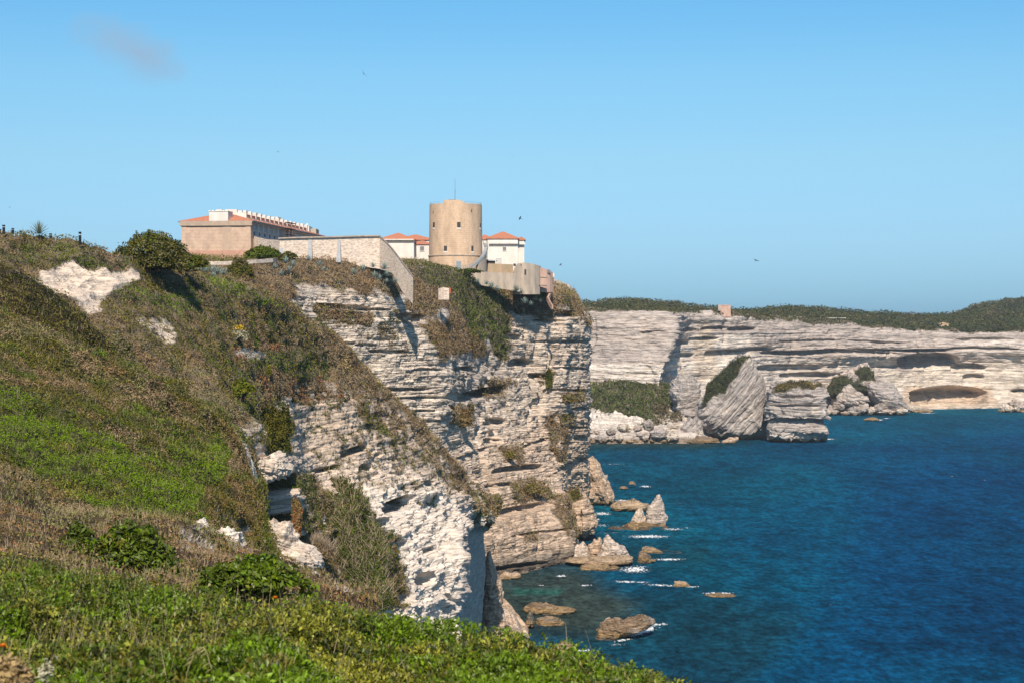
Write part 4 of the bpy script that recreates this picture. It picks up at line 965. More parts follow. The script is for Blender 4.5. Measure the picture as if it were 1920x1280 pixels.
for i, (x, y, Y, s, lab) in enumerate(ag_spots):
    o = ag0 if i == 0 else ag0.copy()
    if i: COL.objects.link(o)
    o.location = [float(q) for q in P(x, y + 2, Y)]; o.scale = (s * .72,) * 3; o.rotation_euler = (RNG.normal(0, .12), RNG.normal(0, .12), RNG.uniform(0, 6))
    tag(o, lab, 'agave', 'agaves on the slopes below the town walls')
yv, yf = rosette(1.2, 60, .07, .12, (-.05, 1.5), 3)
yo = MB().add(yv, yf).build('yucca_plant', paint_material('yucca_leaf', (.20, .22, .13), (.12, .14, .08), 4)); yo.location = [float(q) for q in P(73, 438, 164)]; yo.scale = (1.15,) * 3
tag(yo, 'spiky yucca with radiating narrow leaves standing on the skyline', 'yucca')

# foreground details
M_fl = paint_material('orange_petals', (.85, .28, .02), (.7, .18, .01), 60, .6)
for x, y, Y, s, lab in [(5,1212,8.2,.05,'orange flower at the left edge of the foreground scrub'), (350,1126,12.2,.035,'tiny orange flower left of the broad leaved bush'), (516,1121,12.6,.05,'orange flower in front of the wide broad leaved bush')]:
    v_, f_ = rosette(1, 16, .5, .1, (.1, 1.2), 5); m_ = MB().add(v_ * s * .6, f_).build('orange_flower', M_fl); m_.location = [float(q) for q in P(x, y, Y)]
    tag(m_, lab, 'flower', 'orange flowers in the foreground')
    MB().tube([(0, 0, 0), (.01, 0, -.15), (0, .01, -.4)], .0025, 5).build('stalk', M_stem).parent = m_
gp = MB(); c0 = P(350, 1262, 7.2)
arc = [np.array([t * .085, 0, .075 * math.sin(min(t, 1) * math.pi * .86) * 1.2 - (.02 if t > .9 else 0)]) for t in np.linspace(0, 1, 12)]
gp.tube([(-.02, 0, -.15)] + arc, .0014, 5)
for i, q in enumerate(arc[2:]):
    for s_ in range(3): gp.tube([q, q + np.array([-.022 + RNG.normal(0, .004), RNG.normal(0, .008), -.016])], [.0012, .0004], 4)
gpo = gp.build('grass_plume', paint_material('dry_plume', (.42, .36, .17), (.3, .25, .12), 30)); gpo.location = [float(q) for q in c0]; gpo.scale = (1.25,) * 3
tag(gpo, 'drooping dry grass plume curled over in the green foreground', 'grass')
# ================================================================== rocks and boulders (each a thing)
M_srock = rock_material('sea_rock', s=1.6, bump=.5)
def cr_closed(pts, n):
    pts = np.asarray(pts, float); m = len(pts); t = np.linspace(0, m, n, endpoint=False); i = t.astype(int); f = (t - i)[:, None]
    p0, p1, p2, p3 = pts[(i - 1) % m], pts[i % m], pts[(i + 1) % m], pts[(i + 2) % m]
    m1 = (p2 - p0) * .13; m2 = (p3 - p1) * .13
    return (2 * f**3 - 3 * f**2 + 1) * p1 + (f**3 - 2 * f**2 + f) * m1 + (-2 * f**3 + 3 * f**2) * p2 + (f**3 - f**2) * m2
def rock(name, label, outline, Y, depth, col='grey', col2='brown', wet=1.6, tilt=0, bed=1.0, bamp=.3, rough=.5, res=90, box=.55, lean=0, group=None, cat='rock', veg=None, mat=None, skew=0, dent=None, rings=None, vegcol=None, yaw=0):
    """a solid boulder: seen outline (px,py) at distance Y, real depth in metres; beds tilted by `tilt` degrees"""
    o = cr_closed(outline, res); c = o.mean(0); dd = o - c; an = np.arctan2(dd[:, 1], dd[:, 0])
    jn = fbm(np.stack([np.cos(an) * 2.2, np.sin(an) * 2.2, an * 0 + outline[0][0]], -1), 4, 33); o = o + dd * (jn * .10 * min(1.5, rough * 1.6))[:, None]
    sp_ = np.ptp(o[:, 1]); o[:, 1] += fbm(np.stack([o[:, 0] * .16, an * 0 + 3.3, an * 0 + outline[0][1]], -1), 4, 35) * min(3.2, sp_ * .28)
    rough = rough * 1.5
    W = P(o[:, 0], o[:, 1], Y); C0 = P(c[0], c[1], Y)
    nr = rings or res // 3
    pc = np.concatenate([[-1], -1 + np.geomspace(1e-6, 1, 3000), 1 - np.geomspace(1, 1e-6, 3000)[1:], [1]]); s_c = np.clip(1 - np.abs(pc) ** 2.6, 0, 1) ** box
    hw = max(np.ptp(W[:, 0]), np.ptp(W[:, 2])) * .5; al = np.concatenate([[0], np.cumsum(np.hypot(np.diff(s_c) * hw, np.diff(pc) * depth * .5))])
    tt_ = np.linspace(0, al[-1], nr * 2 + 1); ph = np.interp(tt_, al, pc); s = np.maximum(np.interp(tt_, al, s_c), .004)   # front -1 .. back 1, even along the surface
    V = C0 + (W - C0)[None] * s[:, None, None]
    V[..., 1] += (ph * depth * .5)[:, None] + ((V[..., 2] - V[..., 2].min()) * lean) + (V[..., 0] - C0[0]) * skew
    G = V.copy(); rad = unit((W - C0)[None] * s[:, None, None] + np.stack([ph * 0, ph * depth * .5, ph * 0], -1)[:, None, :])
    a = R(tilt); q = G @ np.array([[math.cos(a), 0, -math.sin(a)], [0, 1, 0], [math.sin(a), 0, math.cos(a)]]).T
    q[..., 2] += .25 * G[..., 1] * math.sin(a)
    size = np.ptp(W[:, 0]) * .5 + np.ptp(W[:, 2]) * .5
    off = strata(q, bed, bamp, 500 + int(outline[0][0]) % 50, .3, .06, .6) + strata(q, bed * .37, bamp * .4, 560, .3, .08, .6) + fbm(G * (2.2 / size), 4, 570 + int(outline[0][1]) % 9) * size * .07 * rough + fbm(G * (9 / size), 3, 580) * size * .035 * rough + (billow(G * (3.4 / size), 3, 585) - .2) * size * .055 * rough
    if dent: dx, dy = proj(G); off = off - dents(dx, dy, dent)
    keepsil = 1 - .35 * np.exp(-(ph / .25) ** 2)
    G = G + rad * (off * keepsil[:, None])[..., None]
    px, py = proj(G)
    f1 = fbm(G * (3 / size), 3, 590)
    t = np.ones(G.shape) * np.array(ROCKC[col]); m = sstep(.1, .6, f1)[..., None] * .6; t = t * (1 - m) + np.array(ROCKC[col2]) * m
    zz = G[..., 2] + f1 * wet * .3
    m = (sstep(wet * 1.3 + .01, wet * .5, zz) * .85)[..., None]; t = t * (1 - m) + np.array([.34, .23, .11]) * m
    m = (sstep(wet * .35 + .005, wet * .12, zz) * .9)[..., None]; t = t * (1 - m) + np.array(ROCKC['wet']) * m
    vm = np.zeros(px.shape)
    if veg: vm = paint_mask(px, py, G, veg, 3, 8, .1); t = t * (1 - vm[..., None]) + np.array([.07, .065, .035]) * vm[..., None]
    h, w = G.shape[:2]; ii = np.arange(h * w).reshape(h, w); jj = np.roll(ii, -1, 1)
    F_ = np.stack([ii[:-1], jj[:-1], jj[1:], ii[1:]], -1).reshape(-1, 4)
    org = C0.copy(); org[2] = max(0, G[..., 2].min())
    ob = np_mesh(name, G.reshape(-1, 3), F_, mat or M_srock, vert_col=t.reshape(-1, 3), origin=org)
    tag(ob, label, cat, group)
    if veg:
        class N_: pass
        n_ = Net.__new__(Net); n_.G = G; n_.calc(); n_.N = unit(G - C0)
        v_, nr_ = n_.sample(int(vegcol[1]), vm); v_ = v_ + np.array([0, 0, 1.]) * RNG.random((len(v_), 1)) * 1.1
        cc = pick(*proj(v_), v_, [], vegcol[0], .05, 0, .5); sz = 2.6 * Y / FPX * RNG.uniform(.6, 1.4, len(v_))
        a_, b_, c_ = cards(v_, unit(nr_ + np.array([0, 0, 1.])), sz, sz * .8, cc)
        so_ = np_mesh('scrub', a_ - org.astype(np.float32), b_, M_leaf, face_col=c_); so_.parent = ob
    return ob

G1 = 'large slabs and stacks along the far shore'
rock('leaning_slab', 'huge leaning slab with steeply tilted beds between the bench and the flat topped stack', [(1313,790),(1308,760),(1322,730),(1345,705),(1378,672),(1400,664),(1412,676),(1420,700),(1432,720),(1436,760),(1440,800),(1440,822),(1400,826),(1345,824),(1325,808)], 1005, 34, 'grey', 'pale', 3, -48, 4.2, 2.0, .42, 230, .5,
     veg=[[(1320,760),(1325,725),(1350,700),(1380,668),(1402,668),(1385,690),(1368,720),(1362,745),(1350,735),(1335,742)]], vegcol=(dict(fargreen=5, farolive=3), 3500), cat='rock', group=G1, lean=.12, mat=M_ftilt)
rock('flat_topped_stack', 'flat topped layered sea stack with an undercut shadowed waist', [(1441,824),(1438,800),(1432,770),(1436,745),(1448,722),(1470,714),(1510,714),(1540,718),(1551,735),(1546,752),(1551,775),(1549,800),(1550,825),(1500,830)], 985, 34, 'grey', 'pale', 3.0, 3, 3.4, 1.6, .45, 250, .35,
     veg=[[(1448,722),(1480,712),(1545,714),(1548,722),(1500,726),(1440,735)]], vegcol=(dict(olive=4, brown=3, dark=2), 1800), dent=[(1495,791,70,9,6),(1490,760,50,3,3),(1500,742,45,2.5,2.5)], group=G1, mat=M_far)
rock('grey_slab', 'grey cracked slab leaning on the cliff left of the huge tilted slab', [(1270,800),(1262,770),(1255,740),(1258,712),(1275,700),(1295,702),(1312,722),(1316,750),(1312,778),(1318,800),(1310,822),(1285,815)], 1040, 22, 'grey', 'bluegrey', 2, -20, 3, 1.0, .7, 140, .5, group=G1, mat=M_far)
rock('wedge_boulder', 'low wedge shaped boulder with tilted beds at the foot of the grey slab', [(1278,826),(1276,802),(1290,786),(1305,782),(1318,800),(1320,818),(1340,824),(1310,830)], 985, 14, 'grey', 'pale', 2, -35, 2, .8, .6, 90, .5, group=G1, mat=M_ftilt)
rock('shore_ledge', 'low dark ledge at the waterline below the wedge shaped boulder', [(1285,826),(1310,818),(1345,822),(1352,828),(1330,834),(1295,833)], 975, 16, 'brown', 'dark', 2, 0, 1.5, .3, .4, 60, .5, group=G1)
rock('shore_ledge', 'small tan ledge at the waterline below the huge tilted slab', [(1352,828),(1365,820),(1385,821),(1382,830),(1362,832)], 975, 10, 'tan', 'brown', 1, 0, 1.5, .3, .4, 50, .5, group=G1)
rock('scree_slab', 'broad grey slab with scrub on top right of the flat topped stack', [(1555,765),(1548,740),(1560,715),(1580,703),(1600,690),(1625,684),(1640,695),(1650,715),(1640,745),(1620,770),(1585,775)], 1290, 50, 'pinkg', 'grey', 2, -25, 4, 1.4, .9, 150, .55, group=G1, mat=M_far,
     veg=[[(1528,720),(1545,702),(1580,705),(1615,718),(1635,735),(1630,748),(1600,742),(1560,745)], [(1600,692),(1640,690),(1650,712),(1620,712)]], vegcol=(dict(fargreen=5, farolive=2), 3000))
rock('grey_boulder', 'smooth steep grey boulder at the right of the scree', [(1640,770),(1626,740),(1625,722),(1650,716),(1672,720),(1686,742),(1704,768),(1680,774)], 1270, 34, 'grey', 'pinkg', 2, 10, 3, .5, .5, 110, .5, group=G1, mat=M_far)
rock('tilted_boulder', 'triangular tilted boulder with a shaded left side below the scree', [(1572,752),(1575,728),(1592,720),(1615,738),(1628,752),(1610,762),(1590,764)], 1262, 22, 'pinkg', 'grey', 2, 25, 3, .8, .6, 80, .5, group=G1, mat=M_far)
fb = [(1558,770,12,8,'pale shore boulder nearest the flat topped stack'), (1606,768,19,11,'rounded grey shore boulder below the tilted boulder'), (1632,768,9,7,'small pale boulder between two rounded grey ones'), (1585,774,10,4,'flat brown boulder at the water right of the stack'),
      (1735,770,11,5,'small grey boulder left of the beach alcove'), (1885,766,12,9,'dark rounded boulder right of the beach'), (1905,760,14,12,'large grey boulder near the right edge of the far shore'),(1915,770,10,6,'dark boulder at the right edge of the far shore'), (1702,766,14,7,'brown boulder at the foot of the smooth grey boulder'), (1660,771,15,4,'long low brown ledge along the far shore'),
      (1130,822,12,7,'boulder at the left end of the bench shore'), (1160,818,10,7,'pale boulder left of the middle of the bench shore'), (1205,816,13,8,'pink grey boulder in the middle of the bench shore'), (1235,812,16,11,'largest rounded boulder on the bench shore'), (1258,818,13,9,'grey boulder at the right end of the bench shore'), (1180,826,14,5,'flat brown boulder at the waterline of the bench shore'), (1226,824,9,5,'small brown boulder below the largest bench boulder')]
fb += [(1095,818,12,10,'grey boulder half hidden by the headland at the bench shore'),(1116,808,10,7,'cream boulder above the left part of the bench shore'),(1146,806,9,6,'small cream boulder on the pale slope of the bench'),(1172,800,12,8,'pale cracked block in the middle of the bench slope'),
 (1196,802,9,7,'small white block beside the cracked block on the bench'),(1216,796,12,9,'cream block under the scrub edge of the bench'),(1262,800,10,9,'grey block between the scrub and the grey slab'),(1146,820,9,5,'rounded brown stone at the bench waterline'),(1192,822,8,5,'tan stone between two boulders at the bench waterline'),(1244,826,12,4,'flat tan stone at the waterline before the wedge boulder'),(1110,828,14,3.5,'flat wet ledge at the left end of the bench waterline')]
fb += [(1572,762,13,9,'pale block in the scree right of the flat topped stack'),(1588,750,10,8,'small grey block in the upper scree'),(1618,764,12,8,'grey block at the middle of the scree foot'),(1650,764,13,9,'low rounded boulder in front of the smooth grey boulder'),(1690,770,12,5,'flat brown stone right of the smooth grey boulder'),(1720,771,12,4,'small dark stone nearest the beach hollow')]
for i, (x, y, w, h, lab) in enumerate(fb):
    rg = np.random.default_rng(i); n = 9
    ol = [(x + w * math.cos(t) * rg.uniform(.8, 1.15), y + h * (-math.sin(t)) * rg.uniform(.75, 1.15)) for t in np.linspace(0, 2 * math.pi, n, endpoint=False)]
    Y = 1258 if 1500 < x < 1700 else 1300 if x > 1500 else (surfY(bench, x, y) - 1.5 if y < 824 else 973)
    rock('shore_boulder', lab, ol, Y, w * 2 * Y / FPX, ['pinkg', 'grey', 'pale'][i % 3], 'brown', 2.2, rg.uniform(-30, 30), 2.2, .5, 1.0, 54, .5, group='boulders along the far shore', mat=M_far)

G2 = 'rocks in the sea below the headland'
rock('fallen_slab', 'big pale slab leaning against the far corner of the headland', [(1092,950),(1092,900),(1096,858),(1110,852),(1124,870),(1137,896),(1148,920),(1150,940),(1128,950)], 650, 20, 'tan', 'pinkg', 2, 58, 1.4, .5, .6, 130, .5, group=G2)
rock('small_spike', 'small pointed stone on the right edge of the leaning slab', [(1128,900),(1134,890),(1139,888),(1139,896),(1134,906),(1130,908)], 650, 3, 'grey', 'tan', 0.1, 0, 1, .2, .5, 36, .5, group=G2)
rock('rock_pillar', 'blocky tan rock pillar with a vertical cleft at the headland foot', [(1066,1006),(1062,975),(1052,945),(1062,925),(1085,915),(1100,932),(1110,955),(1118,972),(1116,998),(1095,1008)], 545, 18, 'tan', 'ochre', 2, 0, 2.2, .7, .5, 150, .4, group=G2,
     dent=[(1078,985,3,26,3),(1090,975,2,20,1.5)], veg=[[(1062,915),(1085,912),(1092,935),(1072,945)]], vegcol=(dict(olive=3, heath=3), 700))
rock('twin_spire', 'taller right hand spire of the twin pointed rock standing in the sea', [(1220,998),(1213,978),(1214,956),(1222,942),(1236,928),(1245,942),(1250,965),(1248,988),(1236,999)], 580, 6, 'pinkg', 'cream', 1.5, -72, 1.0, .35, .5, 110, .5, group=G2)
rock('twin_spire', 'shorter left hand spire of the twin pointed rock standing in the sea', [(1176,998),(1184,975),(1192,958),(1202,945),(1208,960),(1214,978),(1226,998),(1200,1004)], 584, 7, 'cream', 'tan', 1.5, -64, 1.0, .35, .5, 110, .5, group=G2)
rock('rock_shelf', 'low brown shelf extending left from the twin pointed rock', [(1131,998),(1140,988),(1170,986),(1190,980),(1230,990),(1258,985),(1256,997),(1215,1004),(1150,1003)], 575, 12, 'brown', 'ochre', 2.6, 5, 1, .3, .6, 90, .5, group=G2)
rock('tidal_ledge', 'long orange brown ledge just above water behind the twin spires', [(1146,953),(1150,940),(1172,940),(1188,936),(1216,944),(1216,952),(1190,957),(1160,956)], 628, 10, 'ochre', 'brown', 1.5, 0, 1, .3, .5, 70, .45, group=G2)
rock('pale_boulder', 'rounded pale boulder joining the headland foot to the sea rocks', [(1064,1050),(1068,1028),(1082,1018),(1100,1020),(1106,1036),(1100,1050),(1080,1055)], 500, 9, 'cream', 'tan', 1.2, 15, 1.4, .3, .7, 80, .5, group=G2)
rock('pale_boulder', 'pointed ochre boulder between two pale ones at the shore', [(1103,1048),(1104,1020),(1115,1008),(1128,1016),(1131,1035),(1125,1050)], 502, 7, 'tan', 'ochre', 1.2, 0, 1.4, .3, .7, 70, .5, group=G2)
rock('pale_boulder', 'tall pale boulder with a wet brown base on the tidal platform', [(1112,1050),(1128,1028),(1132,1012),(1140,1007),(1158,1018),(1172,1030),(1176,1046),(1150,1052)], 498, 9, 'pinkg', 'cream', 1.6, -20, 1.4, .3, .7, 90, .5, group=G2)
rock('tidal_platform', 'wide ochre tidal platform under the pale boulders', [(1062,1052),(1090,1044),(1140,1044),(1184,1042),(1180,1052),(1130,1058),(1090,1060)], 488, 12, 'ochre', 'brown', 1.4, 0, 1, .25, .5, 80, .5, group=G2)
rock('tidal_platform', 'low ochre ledge running out below the tidal platform', [(1088,1066),(1100,1058),(1135,1060),(1160,1064),(1158,1070),(1110,1071)], 480, 8, 'ochre', 'brown', 1.4, 0, 1, .2, .5, 60, .5, group=G2)
rock('sea_rock', 'dark brown upright rock in white surf', [(1196,1056),(1198,1038),(1206,1032),(1216,1040),(1226,1052),(1215,1058)], 493, 5, 'brown', 'dark', 1.6, 30, .8, .3, .8, 60, .5, group=G2)
rock('sea_rock', 'long thin ochre reef pointing right from the dark upright rock', [(1205,1034),(1208,1026),(1222,1026),(1240,1032),(1262,1035),(1300,1040),(1260,1040),(1225,1040)], 515, 6, 'ochre', 'brown', 1.2, 5, .8, .25, .6, 60, .5, group=G2)
rock('sea_rock', 'small orange domed rock with surf trailing to its left', [(1262,1100),(1266,1090),(1278,1087),(1290,1093),(1296,1101),(1278,1104)], 449, 4, 'ochre', 'tan', 1.0, 0, .7, .15, .6, 50, .5, group=G2)
rock('sea_rock', 'tiny rock awash behind the twin spires', [(1178,908),(1182,902),(1190,904),(1192,909)], 712, 4, 'brown', 'dark', 1.0, 0, .7, .15, .6, 32, .5, group=G2)
rock('sea_rock', 'low rock awash left of the tiny one behind the twin spires', [(1160,915),(1168,910),(1178,914),(1170,917)], 708, 5, 'brown', 'dark', 1.0, 0, .7, .15, .6, 32, .5, group=G2)
rock('flat_reef', 'long flat brown reef in the shallow bay', [(984,1145),(988,1135),(1010,1131),(1040,1136),(1080,1145),(1070,1151),(1020,1150)], 409, 9, 'brown', 'ochre', 1.6, 3, .7, .25, .6, 90, .45, group=G2)
rock('flat_reef', 'smaller flat brown reef in front of the long one', [(1004,1168),(1010,1158),(1028,1155),(1050,1162),(1064,1169),(1040,1174),(1015,1173)], 393, 7, 'brown', 'dark', 1.2, 3, .7, .25, .6, 70, .45, group=G2)
rock('big_sea_rock', 'big wet grey brown rock with white surf on its right side', [(1112,1200),(1120,1182),(1130,1166),(1150,1162),(1180,1158),(1205,1154),(1222,1168),(1205,1180),(1180,1184),(1160,1190),(1150,1204),(1128,1210)], 377, 9, 'brown', 'grey', 1.6, 8, 1.0, .3, .7, 130, .45, group=G2, skew=.1)
rock('corner_rock', 'reddish brown rock half hidden behind the foreground scrub', [(1030,1228),(1040,1208),(1058,1200),(1078,1210),(1085,1232),(1060,1240)], 358, 6, 'brown', 'ochre', 2, 8, 1, .3, .7, 70, .5, group=G2)
rock('low_reef', 'thin submerged reef with a streak of foam', [(1320,1116),(1345,1112),(1384,1116),(1350,1119)], 433, 5, 'dark', 'brown', .8, 0, .7, .1, .5, 40, .5, group=G2)
rock('shore_rock', 'small dark rock touching the near layered foot', [(985,1172),(988,1150),(998,1148),(1004,1165),(998,1176)], 388, 5, 'dark', 'brown', 2, 8, 1, .3, .7, 50, .5, group=G2)
rock('far_awash_rock', 'small dark rock with foam off the far shore', [(1620,787),(1626,782),(1640,782),(1648,787),(1634,789)], 1190, 8, 'brown', 'dark', 1.8, 8, 1, .3, .7, 40, .5, group=G2)
rock('shore_rock', 'low tan rock on the waterline under the smooth tan foot of the headland', [(930,1082),(945,1072),(975,1074),(978,1082),(950,1086)], 463, 6, 'tan', 'ochre', 1, 0, 1, .2, .5, 50, .5, group=G2)
# layered foot of the near cliff
rock('layered_foot', 'tan layered rock foot below the white cliff at the edge of the bay', [(868,1240),(884,1150),(905,1108),(912,1078),(908,1058),(918,1040),(926,1060),(930,1078),(940,1092),(942,1120),(934,1140),(942,1158),(960,1168),(988,1184),(970,1240)], 378, 30, 'tan', 'cream', .8, -14, 1.1, .45, .6, 260, .4, cat='rock', dent=[(928,1104,8,5,1)])
# near boulders on the slopes
rock('white_boulder', 'big white boulder at the lower end of the green slope', [(404,1024),(402,1004),(412,993),(436,988),(448,1000),(454,1020),(458,1038),(436,1040)], 54, 1.3, 'white', 'pale', 0, 0, .35, .09, 1.1, 100, .5, mat=M_near)
rock('white_boulder', 'small white boulder left of the big one under the green slope', [(364,987),(368,976),(382,974),(392,982),(390,996),(374,998)], 53, .6, 'white', 'pale', 0, 0, .4, .05, .9, 60, .5, mat=M_near)
Yc = surfY(hs_, 500, 880)
rock('overhanging_rock', 'white overhanging rock shelf above the black cave', [(420,850),(415,812),(430,808),(450,835),(470,855),(490,862),(515,850),(540,862),(556,880),(545,893),(520,900),(492,905),(468,900),(450,880)], Yc - 1, 9, 'cream', 'pale', 0, 12, .7, .4, .9, 150, .5, mat=M_near)
rock('cave_floor_rock', 'white stepped ledge below the black cave', [(470,1050),(475,1010),(495,985),(520,975),(545,985),(560,1010),(590,1035),(600,1060),(560,1065),(510,1075)], surfY(hs_, 540, 1060) - 1, 7, 'cream', 'pale', 0, 18, .9, .45, .9, 150, .5, mat=M_near)
# ================================================================== the town on the headland
M_tower = paint_material('tower_render', (.70, .50, .34), (.54, .39, .265), .45, .9, .03, (1, 1, .35), .35, .6, course=.62)
M_white = paint_material('white_render', (.80, .75, .68), (.70, .65, .58), .5, .9, 0, (1, 1, .5))
M_tile = paint_material('orange_tiles', (.60, .235, .13), (.46, .19, .115), 1.9, .85, .05, (1, 1, 1), .35, .6)
M_buff = paint_material('buff_render', (.62, .45, .33), (.50, .36, .27), .6, .9, .03, (1, 1, .6), .35, .62, course=.9)
M_stone = paint_material('wall_stone', (.80, .675, .56), (.50, .41, .34), 1.9, .95, .06, (.7, .7, 1.8), .38, .56, course=.6)
M_conc = paint_material('weathered_concrete', (.52, .43, .34), (.36, .30, .24), .7, .95, .05, (1, 1, .3), .35, .62)
M_cem = paint_material('grey_cement', (.42, .43, .44), (.36, .37, .38), 1.0, .9)
M_pink = paint_material('pink_render', (.62, .42, .33), (.50, .32, .25), .7, .9, 0, (1, 1, .4))
M_dark = paint_material('dark_opening', (.075, .07, .07), (.05, .05, .05), 1, .6)
M_shut = paint_material('grey_shutter', (.22, .23, .25), None, 2, .7)
M_rail = paint_material('painted_steel', (.36, .43, .45), (.28, .34, .36), 4, .5, spec=.4)
M_coping = paint_material('stone_coping', (.50, .42, .35), (.38, .32, .27), 1, .9)
def zof(py, Y): return float(P(960, py, Y)[2])
def xof(px, Y): return float(P(px, 640, Y)[0])
def mk(name, mat, parent, fn_, **kw):
    m = MB(); fn_(m); o = m.build(name, mat, **kw); o.parent = parent; return o

# ---- barracks: long hipped roof building, local frame (x along the front to the left, y along the side)
A = np.array([-68.9, 450.0]); u = np.array([8.4, 73.0]); u /= np.linalg.norm(u); v = np.array([-u[1], u[0]])
def L(a, b, z): q = A + v * a + u * b; return (q[0], q[1], z)          # a: leftwards along the front, b: back along the side
B0 = zof(478, 450); ZT = zof(417, 450); ZE = zof(413.5, 450)
bar = empty('barracks', (0, 0, 0), 'long buff barracks with orange hipped roof and rows of white chimneys', 'building')
Wd, Ln = 18.6, 92.0
def lbox(m, a0, a1, b0, b1, z0, z1): m.prism([L(a0, b0, z0), L(a1, b0, z0), L(a1, b1, z0), L(a0, b1, z0)], [L(a0, b0, z1), L(a1, b0, z1), L(a1, b1, z1), L(a0, b1, z1)])
mk('wall', M_buff, bar, lambda m: lbox(m, 0, Wd, 0, 2.2, B0 - 3, ZT - .9))
mk('cornice', paint_material('brown_cornice', (.50, .38, .28), (.40, .31, .24), .8), bar, lambda m: lbox(m, -.5, Wd + .5, -.5, 2.4, ZT - .9, ZT + .35), bevel=.08)
mk('plinth', paint_material('reddish_plinth', (.58, .33, .24), (.48, .28, .2), 1), bar, lambda m: lbox(m, .4, Wd + .2, -.25, 1.0, B0 - 3, zof(469.5, 450)))
mk('pilaster', M_buff, bar, lambda m: lbox(m, Wd - 1.3, Wd + .12, -.12, .5, B0 - 3, ZT - .903)); mk('pilaster', paint_material('buff_patch', (.54, .40, .295), (.47, .35, .26), .8), bar, lambda m: lbox(m, 5.2, 7.6, -.1, .4, B0 - 3, ZT - .906)); 
mk('pilaster', M_buff, bar, lambda m: lbox(m, -.1, 1.2, -.14, .5, B0 - 3, ZT - .909))
M_sidew = paint_material('blue_shade_render', (.55, .57, .60), (.48, .5, .54), .7)  # bluish shade of the long side mixed into the wall colour
mk('side_wall', M_sidew, bar, lambda m: (lbox(m, .5, Wd - .5, 2.2, Ln, B0 - 3, ZE + .1)))
mk('side_ledge', M_white, bar, lambda m: (lbox(m, -.2, .5, 2.4, Ln, zof(418.5, 450), zof(416, 450)), lbox(m, .3, .5, 2.4, Ln, zof(432, 450), zof(430.8, 450))))
for k in range(16):
    b_ = 5 + k * 5.4
    w_ = mk('window', M_dark, bar, lambda m: lbox(m, .42, .52, b_, b_ + 1.1, zof(439, 450), zof(434, 450)))
    if k < 12: mk('pillar', M_white, bar, lambda m: lbox(m, -.02, .5, b_ + 2.6, b_ + 3.1, zof(431, 450), zof(418.6, 450)))
RZ = zof(398, 459.5)
def roof(m):
    e = .7; z0 = ZE
    p = [L(-e, -.1, z0), L(Wd + e, -.1, z0), L(Wd + e, Ln, z0), L(-e, Ln, z0), L(Wd / 2, 9.5, RZ), L(Wd / 2, Ln - 9, RZ)]
    q = [(x, y, z - .35) for x, y, z in p[:4]]
    m.add(p + q, [(0, 1, 4), (1, 2, 5, 4), (2, 3, 5), (3, 0, 4, 5), (0, 6, 7, 1), (1, 7, 8, 2), (2, 8, 9, 3), (3, 9, 6, 0), (6, 9, 8, 7)])
mk('roof', M_tile, bar, roof)
mk('eave', M_shut, bar, lambda m: (lbox(m, -.95, Wd + .95, -.45, -.12, ZE - .45, ZE - .1), lbox(m, -.95, -.72, -.45, Ln, ZE - .453, ZE - .103)))
a1 = (470 - 387) / 3200 * 450 - .55; a0 = (470 - 426) / 3200 * 450 - .2
fb_ = mk('gable_block', M_white, bar, lambda m: (lbox(m, a0, a1, -.3, 4.2, ZT + .36, zof(396.5, 450))))
mk('parapet', M_white, fb_, lambda m: (lbox(m, a0 - .15, a1 + .15, -.45, 4.3, zof(396.5, 450), zof(395.6, 450)), [lbox(m, a0 + t, a0 + t + .55, -.3, .3, zof(395.6, 450), zof(394.2, 450)) for t in (0, .95, 1.9, 2.85, 3.8, 4.75)], lbox(m, a0 + 1.6, a0 + 3.2, -.28, .35, zof(395.6, 450), zof(392.6, 450))))
for k in range(15):
    b_ = 9 + k * 5.0; h0 = RZ - 1.6
    c_ = mk('dormer', M_white, bar, lambda m: (lbox(m, 3.6, 6.2, b_, b_ + .9, ZE + 1.2, RZ - .15), lbox(m, 6.2, 9.4, b_, b_ + .9, ZE + 2, RZ + .75), lbox(m, 3.6, 4.4, b_ - .05, b_ + .95, RZ - .15, RZ + .45)))
    mk('dormer_roof', M_tile, c_, lambda m: lbox(m, 3.7, 8.6, b_ + 1.0, b_ + 4.6, RZ - 1.4, RZ - .55)) if k < 14 else None
    mk('dormer_front', M_white, c_, lambda m: lbox(m, 3.3, 3.7, b_ + .9, b_ + 5.0, ZE + .8, RZ - 1.5)) if k < 14 else None
mk('ridge_block', M_white, bar, lambda m: (lbox(m, 8.5, 12, 34, 44, RZ - 1, RZ + 1.5), lbox(m, 8, 12, 60, 64, RZ - 1, RZ + 1.8)))
sc_ = MB()
for b_ in (33, 36.5, 40):
    for a_ in (-1.0, -2.2): sc_.tube([L(a_, b_, zof(452, 460)), L(a_, b_, ZE + 1.6)], .07, 5)
for zz in np.linspace(B0 + 2, ZE + 1.3, 6):
    for a_ in (-1.0, -2.2): sc_.tube([L(a_, 32.5, zz), L(a_, 40.5, zz)], .05, 5)
    for b_ in (33, 36.5, 40): sc_.tube([L(-.9, b_, zz), L(-2.3, b_, zz)], .05, 5)
    sc_.prism([L(-1, 32.6, zz + .06), L(-2.2, 32.6, zz + .06), L(-2.2, 40.4, zz + .06), L(-1, 40.4, zz + .06)], [L(-1, 32.6, zz + .12), L(-2.2, 32.6, zz + .12), L(-2.2, 40.4, zz + .12), L(-1, 40.4, zz + .12)])
tag(sc_.build('scaffolding', paint_material('rusty_steel', (.30, .17, .11), (.16, .10, .08), 3)), 'rusty scaffolding tower against the shaded side of the barracks', 'scaffold')

